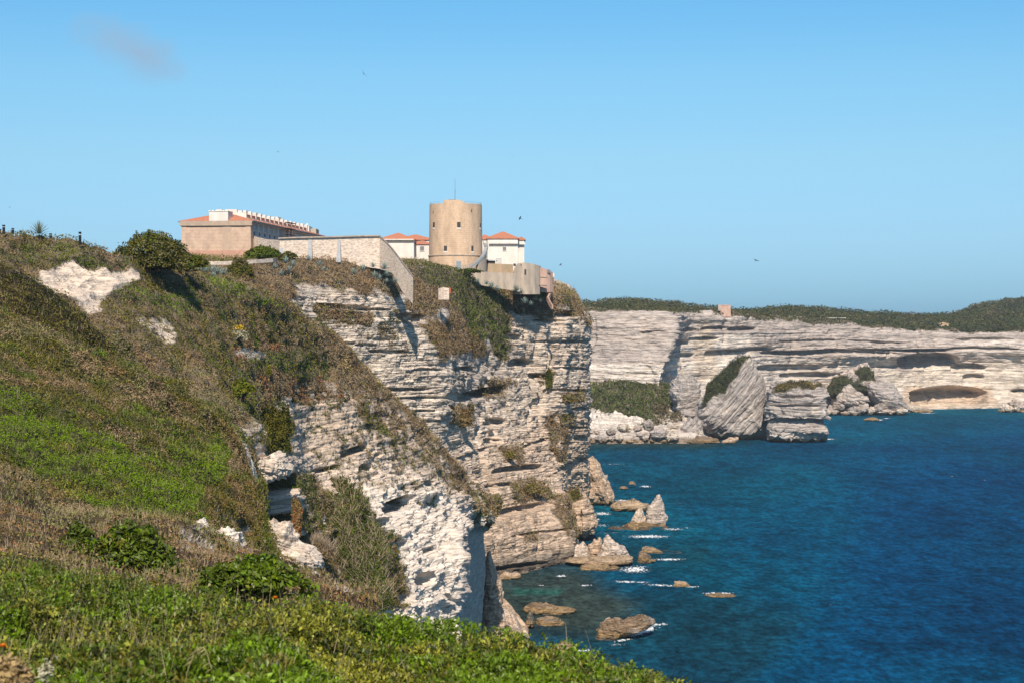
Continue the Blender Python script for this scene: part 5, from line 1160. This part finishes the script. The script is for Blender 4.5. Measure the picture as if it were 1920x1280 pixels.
def house(name, label, px0, px1, pyt, pyb, Y, dep, wallm, roofpeak=None, wins=(), cornice=None, cat='building', roofm=None, eave=.5, flat=False, group=None):
    x0, x1 = xof(px0, Y), xof(px1, Y); z0, z1 = zof(pyb, Y) - 4, zof(pyt, Y); xc = (x0 + x1) / 2
    r = empty(name, (xc, Y, zof(pyb, Y)), label, cat, group); o = np.array([xc, Y, zof(pyb, Y)])
    def T(m): m.v = [tuple(np.array(q) - o) for q in m.v]; return m
    m = MB().prism([(x0, Y, z0), (x1, Y, z0), (x1, Y + dep, z0), (x0, Y + dep, z0)], [(x0, Y, z1), (x1, Y, z1), (x1, Y + dep, z1), (x0, Y + dep, z1)]); T(m).build('wall', wallm).parent = r
    if roofpeak:
        zp = zof(roofpeak, Y + dep / 2); e = eave; hx_ = min(dep / 2, (x1 - x0) / 2) * .95
        p = [(x0 - e, Y - e, z1), (x1 + e, Y - e, z1), (x1 + e, Y + dep + e, z1), (x0 - e, Y + dep + e, z1), (x0 + hx_, Y + dep / 2, zp), (x1 - hx_, Y + dep / 2, zp)]
        q = [(a, b, c - .25) for a, b, c in p[:4]]
        m = MB().add(p + q, [(0, 1, 5, 4), (1, 2, 5), (2, 3, 4, 5), (3, 0, 4), (0, 6, 7, 1), (1, 7, 8, 2), (2, 8, 9, 3), (3, 9, 6, 0), (6, 9, 8, 7)]); T(m).build('roof', roofm or M_tile).parent = r
    for wx, wy, ww, wh in wins:
        a, b = xof(wx - ww / 2, Y), xof(wx + ww / 2, Y); c, d = zof(wy + wh / 2, Y), zof(wy - wh / 2, Y)
        m = MB().box(((a + b) / 2, Y - .02, (c + d) / 2), (b - a, .1, d - c)); w_ = T(m).build('window', M_shut); w_.parent = r
        m = MB().box(((a + b) / 2, Y - .06, c - .08), (b - a + .3, .25, .14)); T(m).build('sill', M_white).parent = w_
    if cornice:
        a, b, y0, y1 = cornice; m = MB().box(((xof(a, Y) + xof(b, Y)) / 2, Y - .5, (zof(y0, Y) + zof(y1, Y)) / 2), (xof(b, Y) - xof(a, Y), 1.2, zof(y0, Y) - zof(y1, Y))); T(m).build('cornice', wallm).parent = r
    return r
house('end_house', 'white house with chimney posts at the far end of the barracks', 559, 580, 424, 448, 548, 9, M_white)
house('end_house', 'small tan brick house next to the white one at the far end of the barracks', 580.5, 593, 429, 448, 552, 8, M_conc)
for x in (564, 575): 
    m = MB().box((xof(x, 548), 550, zof(422, 550)), (.6, .6, .9))
    m.build('chimney', M_white); o_ = bpy.data.objects[[q.name for q in COL.objects if q.name.startswith('chimney')][-1]]; par = [q for q in COL.objects if q.name == 'end_house'][0]; o_.parent = par; o_.matrix_parent_inverse.translation = -Vector(par.location)
house('white_house', 'white house with orange hipped roof just right of the stone wall', 712, 776, 448.5, 494, 560, 14, M_white, 437, cornice=(712, 776, 448.6, 450.6))
house('white_annex', 'white two storey annex with two grey windows left of the tower', 776, 806, 457, 496, 566, 8, M_white, 451, [(791.5, 466.5, 7.5, 8.5), (791.5, 488.5, 7.5, 7)])
house('rear_house', 'long orange roofed house hidden behind the annex and tower', 742, 812, 449, 494, 582, 14, M_white, 440)
house('clinic_house', 'white windowless house with orange hipped roof right of the tower', 914, 971, 446.5, 494, 585, 16, M_white, 434.5, [(946, 467, 6.5, 7)], cornice=(917, 971, 454, 457.5))
house('side_house', 'narrow white wing at the right end of the windowless house', 971.5, 983, 449, 493, 588, 12, M_white, 444, cornice=(972, 985, 457, 459))
house('rear_house', 'low orange roofed house between the tower and the windowless house', 896, 922, 448, 470, 600, 12, M_white, 440)

# ---- round tower
TY = 531.0; tx = xof(854.5, TY); tb = zof(506, TY) - 2; tt = zof(384.5, TY)
tw = empty('round_tower', (tx, TY, tb), 'tall round buff stone tower rising above the cliff', 'tower')
def lathe(prof, n=72, a0=0, a1=2 * math.pi, cap=True):
    m = MB(); full = abs(a1 - a0 - 2 * math.pi) < 1e-6; k = n if full else n + 1
    for r, z in prof:
        for i in range(k): g = a0 + (a1 - a0) * i / n; m.v.append((r * math.cos(g), r * math.sin(g), z))
    for j in range(len(prof) - 1):
        for i in range(n): m.f.append((j * k + i, j * k + (i + 1) % k, (j + 1) * k + (i + 1) % k, (j + 1) * k + i))
    if cap and full: m.f.append(tuple((len(prof) - 1) * k + i for i in range(k))); m.f.append(tuple(range(k))[::-1])
    return m
H = tt - tb; Rb = 8.42; zs = zof(480.5, TY) - tb
def tr_(z): return Rb + (8.12 - Rb) * z / H
lathe([(tr_(0) + .12, 0), (tr_(zs) + .1, zs - .2)] + [(tr_(z), z) for z in np.linspace(zs + .2, H, 10)] + [(7.5, H), (7.5, H - 1.1), (0.01, H - 1.1)], cap=False).build('wall', M_tower).parent = tw
lathe([(tr_(zs) + .1, zs - .22), (tr_(zs) + .3, zs - .12), (tr_(zs) + .3, zs + .12), (tr_(zs), zs + .22)], cap=False).build('string_course', M_conc).parent = tw
# raised parapet piece at the front
tm = MB(); nseg = 22; zt0 = H - .0; zt1 = zof(375, TY - 8) - tb
for i in range(nseg + 1):
    xp = np.interp(i, [0, nseg], [833, 875]); xx = (xp - 854.5) / 3200 * (TY - 7.5); g = -math.acos(np.clip(xx / 8.2, -1, 1))
    top = zt1 if xp < 864 else zt1 - (xp - 864) / 11 * (zt1 - zt0) * .92 * (1 if xp > 864 else 0)
    for r in (8.16, 6.4):
        for z in (zt0 - 3.4 if r > 7 else zt0 - 1, top): tm.v.append((r * math.cos(g), r * math.sin(g), z))
for i in range(nseg):
    b_ = 4 * i
    tm.f += [(b_, b_ + 4, b_ + 5, b_ + 1), (b_ + 2, b_ + 3, b_ + 7, b_ + 6), (b_ + 1, b_ + 5, b_ + 7, b_ + 3)]
tm.f += [(0, 1, 3, 2), (4 * nseg, 4 * nseg + 2, 4 * nseg + 3, 4 * nseg + 1)]
tm.build('raised_parapet', M_tower).parent = tw
def on_tower(px_, py_, w, h, name, mat, depth=.3, inset=-.02):
    z = zof(py_, TY - 8) - tb; xx = (px_ - 854.5) / 3200 * (TY - 6); g = -math.acos(np.clip(xx / tr_(z), -1, 1)); r = tr_(z)
    m = MB().box((0, 0, 0), (depth, w, h)); ca, sa = math.cos(g), math.sin(g)
    m.v = [((r + inset) * ca + x * ca - y * sa, (r + inset) * sa + x * sa + y * ca, z + zz) for x, y, zz in m.v]
    o = m.build(name, mat); o.parent = tw; return o
for wx, wy, w, h in [(814.5,421,.9,1.6),(862,422,1.05,1.7),(901.5,421,.7,1.2),(837,466,1.0,1.6),(887,466,.8,1.7)]:
    q = on_tower(wx, wy, w, h, 'window', M_dark, .3, -.1)
    s_ = on_tower(wx, wy + 6.6, w + .25, .5, 'sill', M_white, .36, -.1); s_.parent = q
for wx, wy in [(813,397),(885.5,395)]: on_tower(wx, wy, .3, .9, 'slit', M_dark, .3, -.12)
on_tower(861.5, 498, 1.5, 2.6, 'door', paint_material('blue_grey_door', (.30, .36, .40), None, 2, .6), .3, -.02)
on_tower(861.5, 497, 2.2, 3.2, 'door_frame', M_tower, .3, -.08)
rl = MB()
for i in range(48):
    g = 2 * math.pi * i / 48
    if -2.15 < (g if g < math.pi else g - 2 * math.pi) < -1.25: continue
    rl.tube([(7.95 * math.cos(g), 7.95 * math.sin(g), H), (7.95 * math.cos(g), 7.95 * math.sin(g), H + .55)], .03, 4)
rr_ = [(7.95 * math.cos(g), 7.95 * math.sin(g), H + .55) for g in np.linspace(-1.2, 2 * math.pi - 2.2, 60)]
rl.tube(rr_, .035, 4); rl.build('railing', M_rail).parent = tw
an = MB().tube([(-.1, -3, zt1 - 2), (-.1, -3, zof(355, TY - 3) - tb)], .10, 6).tube([(-.1, -3, zof(355, TY - 3) - tb), (-.1, -3, zof(336, TY - 3) - tb)], .05, 5)
an.build('antenna', M_shut).parent = tw
MB().box((-.9, -4.4, zt1 + .1), (2.2, 1.6, .45)).box((-.9, -4.4, zt1 - .6), (1.6, 1.2, 1.2)).build('roof_hatch', M_shut).parent = tw

# ---- outside stair curling round the tower
st = empty('tower_stair', P(905, 505, 520), 'curved steel railed stair rising round the right side of the tower', 'stair'); so_ = np.array(P(905, 505, 520))
path = [(848,505,521.5),(862,506,520.5),(874,505,520.5),(884,501,521),(892,494,522),(899,487,523.5),(905,481,525),(909,474,527),(911,464,529.5),(910,455,532)]
pp = np.array([P(*q) for q in path]) - so_; dense = cr(pp, np.linspace(0, len(pp) - 1, 60))
side = np.array([.9, .55, 0]); side = side / np.linalg.norm(side)
sm = MB()
for i in range(0, 59):
    c = dense[i]; m_ = dense[i + 1] - dense[i]; d_ = np.array([m_[0], m_[1], 0]); d_ /= np.linalg.norm(d_) + 1e-9; sm.box(c + np.array([0, 0, -.12]), (.65, 1.3, .22), d_)
sm.build('steps', M_cem).parent = st
bl = MB(); lo = [c + np.array([0, 0, -1.0]) for c in dense]
for i in range(30, 60, 1):
    d_ = dense[min(i, 59)] - dense[i - 1]; d_[2] = 0; d_ /= np.linalg.norm(d_) + 1e-9; zb = (zof(505, 524) - 1.5) - so_[2]
    if i < 46: bl.box((dense[i][0], dense[i][1], (dense[i][2] - .25 + zb) / 2), (.6, 1.1, dense[i][2] - .25 - zb), d_)
bl.build('stair_wall', M_conc).parent = st
rg_ = MB()
for i in range(60):
    d_ = (dense[min(i + 1, 59)] - dense[max(i - 1, 0)]); n_ = unit(np.array([d_[1], -d_[0], 0])) * .65
    if n_[1] > 0: n_ = -n_
    if i % 2 == 0: rg_.tube([dense[i] + n_, dense[i] + n_ + (0, 0, 1.15)], .05, 4)
for h_ in (.35, .75, 1.15):
    pts_ = []
    for i in range(60):
        d_ = (dense[min(i + 1, 59)] - dense[max(i - 1, 0)]); n_ = unit(np.array([d_[1], -d_[0], 0])) * .65
        if n_[1] > 0: n_ = -n_
        pts_.append(dense[i] + n_ + (0, 0, h_))
    rg_.tube(pts_, .05, 4)
rg_.build('handrail', M_rail).parent = st

# ---- buttressed retaining wall with the wing sloping down to the cliff edge
rw = empty('retaining_wall', P(620, 486, 440), 'long pale stone retaining wall with grey buttresses left of the tower', 'wall'); ro = np.array(P(620, 486, 440))
def wallseg(name, pts, thick, mat, parent, o, back=None):
    """pts: (px, py_top, py_bottom, Y)"""
    f = [P(a, b, Y) - o for a, b, c, Y in pts]; g = [P(a, c, Y) - o for a, b, c, Y in pts]
    m = MB(); n = len(pts); tv = np.array([0, thick, 0.]); up = [q + tv for q in f]; dn = [q + tv for q in g]
    m.v = [tuple(q) for q in f + g + up + dn]
    for i in range(n - 1): m.f += [(i, n + i, n + i + 1, i + 1), (2 * n + i, 2 * n + i + 1, 3 * n + i + 1, 3 * n + i), (i, i + 1, 2 * n + i + 1, 2 * n + i), (n + i, 3 * n + i, 3 * n + i + 1, n + i + 1)]
    m.f += [(0, 2 * n, 3 * n, n), (n - 1, 2 * n - 1, 4 * n - 1, 3 * n - 1)]
    ob = m.build(name, mat); ob.parent = parent; return ob
wallseg('wall', [(468,441,486,455),(500,449,490,447),(524,450.5,500,440)], 1.6, M_stone, rw, ro)
wallseg('wall', [(524,448,500,439.5),(560,446.5,500,441),(620,445.5,500,443),(680,443.5,500,445),(716,444,505,446)], 1.6, M_stone, rw, ro)
wallseg('coping', [(522,445.6,448.1,438.9),(560,444.2,446.6,440.4),(620,443.2,445.6,442.4),(680,441.2,443.6,444.4),(712,441,443.6,445.4)], 2.4, M_coping, rw, ro)
for x, w_ in ((527, 9), (581, 9), (635, 8)):
    yt = 450 if x > 530 else 462; Yb = 440.5 + (x - 524) / 190 * 5; m = MB()
    a = [P(x - w_ / 2 - 1, 492, Yb - 2.6), P(x + w_ / 2, 492, Yb - 2.6), P(x + w_ / 2, 492, Yb), P(x - w_ / 2 - 1, 492, Yb)]; b_ = [P(x - w_ / 2 + 2, yt, Yb - .7), P(x + w_ / 2 - 1, yt, Yb - .7), P(x + w_ / 2 - 1, yt, Yb), P(x - w_ / 2 + 2, yt, Yb)]
    m.prism([q - ro for q in a], [q - ro for q in b_]).build('buttress', M_cem).parent = rw
# wing running down the slope towards the cliff edge
M_wing = paint_material('wing_stone', (.70, .60, .50), (.46, .39, .32), 1.9, .95, .06, (.7, .7, 1.8), .38, .56, course=.6)
wallseg('sloping_wing', [(712,443.5,505,445.6),(724,454,508,443),(735,466,512,440.5),(745,479,530,438),(755,493,548,436),(765,506,560,434),(774.5,519,570,432)], 1.8, M_wing, rw, ro)
wallseg('wing_coping', [(712,442,444.6,445.2),(724,452.6,455,442.6),(735,464.6,467,440.1),(745,477.6,480,437.6),(755,491.6,494,435.6),(765,504.6,507,433.6),(775,518,520,431.6)], 2.4, M_coping, rw, ro)
gw = empty('garden_wall', P(430, 500, 400), 'low pale wall winding below the barracks above the agaves', 'wall'); go = np.array(P(430, 500, 400))
wallseg('masonry', [(366,489,497,400),(400,490.5,497,402),(425,490,497,404),(450,488.5,496,406),(480,487,494,410),(512,484.5,492,416),(518,484,492,420)], 1.0, M_stone, gw, go)
kb = empty('path_kerb', P(240, 482, 182), 'thin pale kerb of the skyline path below the large evergreen shrub', 'kerb'); ko = np.array(P(240, 482, 182))
wallseg('kerbstone', [(219,477.5,482,178),(240,481,485,181),(262,484.5,489,184)], .4, M_coping, kb, ko)

# ---- terraces, bunker and pink house right of the tower
tg = empty('terrace_wall', P(930, 515, 520), 'pale stepped terrace walls below the windowless white house', 'wall'); to_ = np.array(P(930, 515, 520))
wallseg('upper_wall', [(904,494,512,533),(940,495,512,534),(962,496,516,536)], 1.2, paint_material('tan_terrace', (.55, .38, .27), (.40, .32, .2), .5, .9, 0, (1,1,.5)), tg, to_)
wallseg('lower_wall', [(862,510,530,519),(900,509.5,535,520),(962,512,545,522),(975,516,548,523)], 1.2, M_conc, tg, to_)
wallseg('shelter', [(910,489,497,536),(930,490,497,536)], 3, M_dark, tg, to_); wallseg('shelter_roof', [(907,486.5,489,535.5),(932,488,490,535.5)], 4, M_cem, tg, to_)
wallseg('railing_panel', [(928.5,483,497,535),(930,483,497,535)], .2, M_white, tg, to_)
fr = MB()
for x in np.linspace(930, 940, 7): fr.tube([P(x, 485, 535) - to_, P(x, 495, 535) - to_], .05, 4)
fr.tube([P(930, 485, 535) - to_, P(940, 485.5, 535) - to_], .05, 4); fr.build('fence_panel', M_rail).parent = tg
bk = empty('bunker', P(990, 545, 538), 'rounded weathered concrete bunker with stained walls at the headland edge', 'bunker'); bo = np.array(P(990, 545, 538))
m = MB(); prof = [(961,516,527.5),(964,503,526.6),(970,494.5,526.2),(982,492.5,526.2),(992,493.5,526.8),(1003,496,528),(1012,498.5,530)]
top = [P(a, b, Y) - bo for a, b, Y in prof]; bot = [P(a, 552, Y - .6) - bo for a, b, Y in prof]; bt_ = [q + np.array([.5, 9, 0]) for q in top]; bb = [q + np.array([.5, 9, 0]) for q in bot]
n = len(prof); m.v = [tuple(q) for q in top + bot + bt_ + bb]
for i in range(n - 1): m.f += [(i, n + i, n + i + 1, i + 1), (i, i + 1, 2 * n + i + 1, 2 * n + i), (2 * n + i, 2 * n + i + 1, 3 * n + i + 1, 3 * n + i)]
m.f += [(0, 2 * n, 3 * n, n), (n - 1, 2 * n - 1, 4 * n - 1, 3 * n - 1)]
m.build('wall', M_conc).parent = bk
def patch(px_, py_, w, h, Y, name, mat, par, o, d=.25): 
    q = P(px_, py_, Y) - o; MB().box(q, (w, d, h)).build(name, mat).parent = par
patch(985, 510, .6, 1.6, 526.1, 'embrasure', M_dark, bk, bo); patch(965, 497, .8, .8, 526.7, 'vent', M_dark, bk, bo); patch(965.5, 523, .7, 1.0, 526.6, 'embrasure', M_dark, bk, bo); patch(977, 496.5, .3, .4, 526.05, 'vent', M_dark, bk, bo)
pk = empty('pink_house', P(1025, 545, 545), 'small pink rendered house at the right tip of the town', 'house'); po = np.array(P(1025, 545, 545))
wallseg('wall', [(1011.5,501,548,533),(1024,505,548,534),(1031,507,548,535),(1038,513,548,537)], 7, M_pink, pk, po)
wallseg('ledge', [(1011.5,518.5,519.8,532.8),(1024,519.5,520.8,533.8),(1037.5,520.5,522,536.6)], .3, M_conc, pk, po)
wallseg('shade_canopy', [(1010,534,535.2,529),(1026,535,536.5,529.5)], 3.5, M_shut, pk, po)
patch(1029, 509, 1.0, 1.0, 534.2, 'satellite_dish', M_shut, pk, po); patch(1038, 516, .5, 1.2, 536.4, 'window', M_white, pk, po)
for k_ in range(3): patch(1037.8, 523 + 3.2 * k_, .5, .3, 536.3, 'wall_ladder', M_shut, pk, po)
sw = MB(); pts_ = [P(*q) for q in [(1031,551,534),(1027,558,531),(1031,566,530),(1036,574,529)]]; so2 = pts_[0]
for i in range(3):
    for t in np.linspace(0, 1, 9)[:-1]:
        a = pts_[i] * (1 - t) + pts_[i + 1] * t - so2; sw.box(a + (0, 0, -.5), (.45, .5, 1.3), (pts_[i + 1] - pts_[i])[:2].tolist() + [0])
o_ = sw.build('stepped_parapet', M_pink); o_.location = [float(q) for q in so2]; tag(o_, 'thin pale pink stepped parapet descending to the cliff edge below the pink house', 'parapet')
ms = empty('wall_stub', P(836, 549, 462), 'ruined square stub of stone wall on the slope below the tower', 'ruin'); mo = np.array(P(836, 549, 462))
wallseg('masonry', [(822,541,562,463),(832,538.5,562,462),(842,540.5,562,462)], 2, M_stone, ms, mo)
patch(844, 545, .5, 1.6, 461.5, 'red_pipe', paint_material('red_oxide', (.4, .12, .06)), ms, mo)

# ---- buildings on the far plateau
fh = house('plateau_house', 'small square pink stone house alone on the far plateau rim', 1351, 1370, 572.5, 584, 1240, 8, M_pink, 571.2, eave=.15, roofm=M_pink, cat='house')
MB().box((xof(1351, 1240) - fh.location[0] - .9, 2, zof(577, 1240) - fh.location[2]), (1.8, 5, 4.5)).build('lean_to', M_conc).parent = fh
SHY = surfY(hill, 1560, 603) - 12
lw = house('long_shed', 'long low white building in the scrub of the far plateau', 1537, 1584, 596.8, 602, SHY, 6, M_white, None)
MB().box((0, -.2, zof(596.8, SHY) - lw.location[2] + .2), (20.5, 7, .35)).build('roof', M_white).parent = lw
house('villa', 'small tan villa half hidden in scrub left of the far hill', 1762, 1779, 607, 613, 1440, 8, paint_material('tan_render', (.62, .46, .3)), 604.5, eave=.3, cat='house', roofm=paint_material('tan_tiles', (.6, .4, .25)))
# ================================================================== bollard lamps on the skyline path
M_blk = paint_material('black_metal', (.015, .022, .03), (.01, .015, .02), 5, .5)
M_glass = paint_material('frosted_lamp', (.55, .62, .68), None, 5, .4)
def bollard(px, pyt, pyb, Y, lab):
    b = P(px, pyb + 3, Y); t = P(px, pyt, Y); h = t[2] - b[2]; r = .13
    root = empty('bollard_lamp', b, lab, 'bollard', 'bollard lamps along the skyline path')
    for n_, z0, z1, rr, m_ in (('post', 0, h * .74, r, M_blk), ('lens', h * .74, h * .85, r * .8, M_glass), ('cap', h * .85, h, r * 1.08, M_blk)):
        ob = MB().tube([(0, 0, z0), (0, 0, z1)], rr, 14).build(n_, m_, smooth=False); ob.parent = root
bollard(7, 422, 436, 160, 'leftmost of the black bollard lamps fully in view on the skyline'); bollard(24, 428, 436, 162, 'black bollard lamp almost buried in scrub near the left edge')
bollard(95, 438, 449, 166, 'short looking black bollard lamp just right of the yucca'); bollard(150, 435, 456, 168, 'tallest black bollard lamp right of the yucca'); bollard(0, 430, 436, 160, 'black bollard lamp cut by the left edge of the picture')

# ================================================================== birds
M_bird = paint_material('bird_feathers', (.05, .05, .06), (.02, .02, .025), 20)
def bird(px, py, Y, span, roll, yaw, lab):
    m = MB(); s = span / 2 * 1.25
    m.tube([(0, -.42 * s, 0), (0, -.28 * s, .01 * s), (0, 0, .03 * s), (0, .28 * s, .01 * s), (0, .5 * s, 0)], [.015 * s, .07 * s, .1 * s, .06 * s, .02 * s], 8)
    for g in (-1, 1):
        ch = [(0, .16, -.16), (.35, .2, -.12), (.7, .1, -.1), (1.0, -.18, -.2)]; up = [0, .16, .2, .12]
        v = []
        for (x, a, b), z in zip(ch, up): v += [(g * x * s, a * s, z * s + .012 * s), (g * x * s, b * s, z * s), (g * x * s, (a + b) / 2 * s, z * s - .012 * s)]
        f = []
        for k in range(3):
            for i in range(3): f.append((3 * k + i, 3 * k + (i + 1) % 3, 3 * k + 3 + (i + 1) % 3, 3 * k + 3 + i))
        f += [(0, 1, 2), (9, 10, 11)]; m.add(v, f)
    m.add([(-.03 * s, -.4 * s, 0), (.03 * s, -.4 * s, 0), (.13 * s, -.7 * s, 0), (0, -.6 * s, .01 * s), (-.13 * s, -.7 * s, 0)], [(0, 1, 2, 3, 4)])
    o = m.build('flying_bird', M_bird, smooth=True); o.location = [float(q) for q in P(px, py, Y)]; o.rotation_euler = (R(20), R(roll), R(yaw))
    tag(o, lab, 'bird', 'birds over the cliffs')
bird(682, 139, 130, .55, 50, 35, 'dark bird high in the sky above the long barracks'); bird(975, 410, 330, 1.15, -38, 70, 'bird gliding right of the round tower'); bird(1418, 489, 330, 1.1, -18, 200, 'dark winged bird over the sea right of the town')
bird(1051, 497, 380, 1.0, -30, 60, 'pale bird hovering above the right end of the headland'); bird(521, 285, 300, .5, 10, 100, 'tiny bird above the stone retaining wall'); bird(18, 389, 260, .4, 0, 80, 'tiny bird at the left above the bollard lamps'); bird(961, 293, 420, .6, 15, 40, 'faint tiny bird above and right of the tower')
bird(576, 347, 380, .5, 10, 40, 'tiny bird just above the far end of the barracks')

# ================================================================== foam
fo_m, nt, bs, out = new_mat('sea_foam')
bs.inputs['Base Color'].default_value = (.86, .90, .92, 1); bs.inputs['Roughness'].default_value = .8
at = nd(nt, 'ShaderNodeAttribute', attribute_name='tint'); sx = nd(nt, 'ShaderNodeSeparateColor'); nt.links.new(at.outputs['Color'], sx.inputs[0])
n1 = wnoise(nt, 1.5, (1, .25, 1), 6, .75)
m1 = nd(nt, 'ShaderNodeMath', operation='MULTIPLY_ADD', i_1=3.6, i_2=-2.05); nt.links.new(n1, m1.inputs[0])
m2 = nd(nt, 'ShaderNodeMath', operation='ADD'); nt.links.new(m1.outputs[0], m2.inputs[0]); nt.links.new(sx.outputs[0], m2.inputs[1])
m3 = nd(nt, 'ShaderNodeMapRange', i_1=.25, i_2=.75); nt.links.new(m2.outputs[0], m3.inputs[0])
tr = nd(nt, 'ShaderNodeBsdfTransparent'); mx = nd(nt, 'ShaderNodeMixShader'); nt.links.new(m3.outputs[0], mx.inputs[0]); nt.links.new(tr.outputs[0], mx.inputs[1]); nt.links.new(bs.outputs[0], mx.inputs[2]); nt.links.new(mx.outputs[0], out.inputs[0])
FM = []
def foam(px, py, w, h, s=1.0, slope=0):
    h *= .8; w *= 1.1; s *= .92
    # patch centred px,py; w,h half sizes in px on the water plane
    n = 14; u = np.linspace(-1, 1, n * 2); v = np.linspace(-1, 1, n); U, V_ = np.meshgrid(u, v)
    X = px + U * w; Yp = py + V_ * h + U * w * slope; D = wdist(Yp); p = P(X, Yp, D); p[..., 2] = .10 + .001 * len(FM)
    r = np.clip(1 - np.hypot(U, V_), 0, 1) ** .8 * s; ii = np.arange(U.size).reshape(U.shape)
    FM.append((p.reshape(-1, 3), np.stack([ii[:-1, :-1], ii[:-1, 1:], ii[1:, 1:], ii[1:, :-1]], -1).reshape(-1, 4), np.repeat(r.reshape(-1, 1), 3, 1)))
for a in [(1216,1006,52,5,1.3),(1262,992,26,4,1.0),(1130,963,20,5,1.2),(1165,938,16,3,1.1),(1190,1068,34,11,1.25),(1252,1049,38,3.5,1.2),(1240,1098,44,3.5,1.0,.05),(1175,1091,30,3.5,1.1),(1205,1092,24,3,.9),(1300,1101,16,3,1.0),
          (1052,1080,12,3.5,1.2),(1098,1098,14,3,1.1),(1345,1113,38,3.5,1.2),(1202,1186,36,11,1.35,-.3),(1235,1172,26,5,1.0,-.1),(1085,1222,30,6,1.1,-.1),(1170,1201,30,5,.9,-.2),(1211,912,14,3,1.2),(1130,985,14,4,.9),(1120,975,8,6,.9),(1650,787,10,2,1.2),(1662,784,10,1.5,1),(1740,774,22,2,.9),(1890,770,20,2,.9),
          (1555,823,14,2,1.1),(1500,828,56,2,.7),(1580,773,60,2,.6),(1150,870,30,2,.6),(1190,950,30,2.5,.6),(1010,1098,22,2,.6),(1100,1055,20,3,.6),(1290,990,16,2,.6),(1775,767,70,2,.6),(1100,836,10,1.5,.5),(1300,1125,12,1.5,.4),(1784,893,6,1,.7),(1845,900,5,1,.6),(1690,826,6,1,.6),(1270,944,10,1.5,.5),
          (1560,1135,8,1.2,.4),(1400,1000,7,1.2,.35),(1122,895,24,2,.6),(1140,1000,30,3,.5),(1380,1140,16,1.5,.35),(1160,1210,24,4,.7)]: foam(*a)
v, f, c = merge(FM); tag(np_mesh('sea_foam', v, f, fo_m, vert_col=None, face_col=None, smooth=True), kind='stuff')
me = bpy.data.objects['sea_foam'].data; aa = me.attributes.new('tint', 'FLOAT_COLOR', 'POINT'); cc = np.ones((len(v), 4), np.float32); cc[:, :3] = c; aa.data.foreach_set('color', cc.ravel())

# ================================================================== air
if HAZE:
    hz = MB().box(((-470 + 1190) / 2, (-190 + 2640) / 2, (-1 + 128) / 2), (1660, 2830, 129))
    hm_m = bpy.data.materials.new('air'); hm_m.use_nodes = True; nt = hm_m.node_tree; nt.nodes.clear()
    o_ = nd(nt, 'ShaderNodeOutputMaterial'); pv = nd(nt, 'ShaderNodeVolumePrincipled'); pv.inputs['Color'].default_value = (.72, .84, .97, 1)
    pv.inputs['Density'].default_value = HAZE; pv.inputs['Anisotropy'].default_value = .1; nt.links.new(pv.outputs[0], o_.inputs['Volume'])
    ho = hz.build('haze', hm_m); tag(ho, kind='stuff')
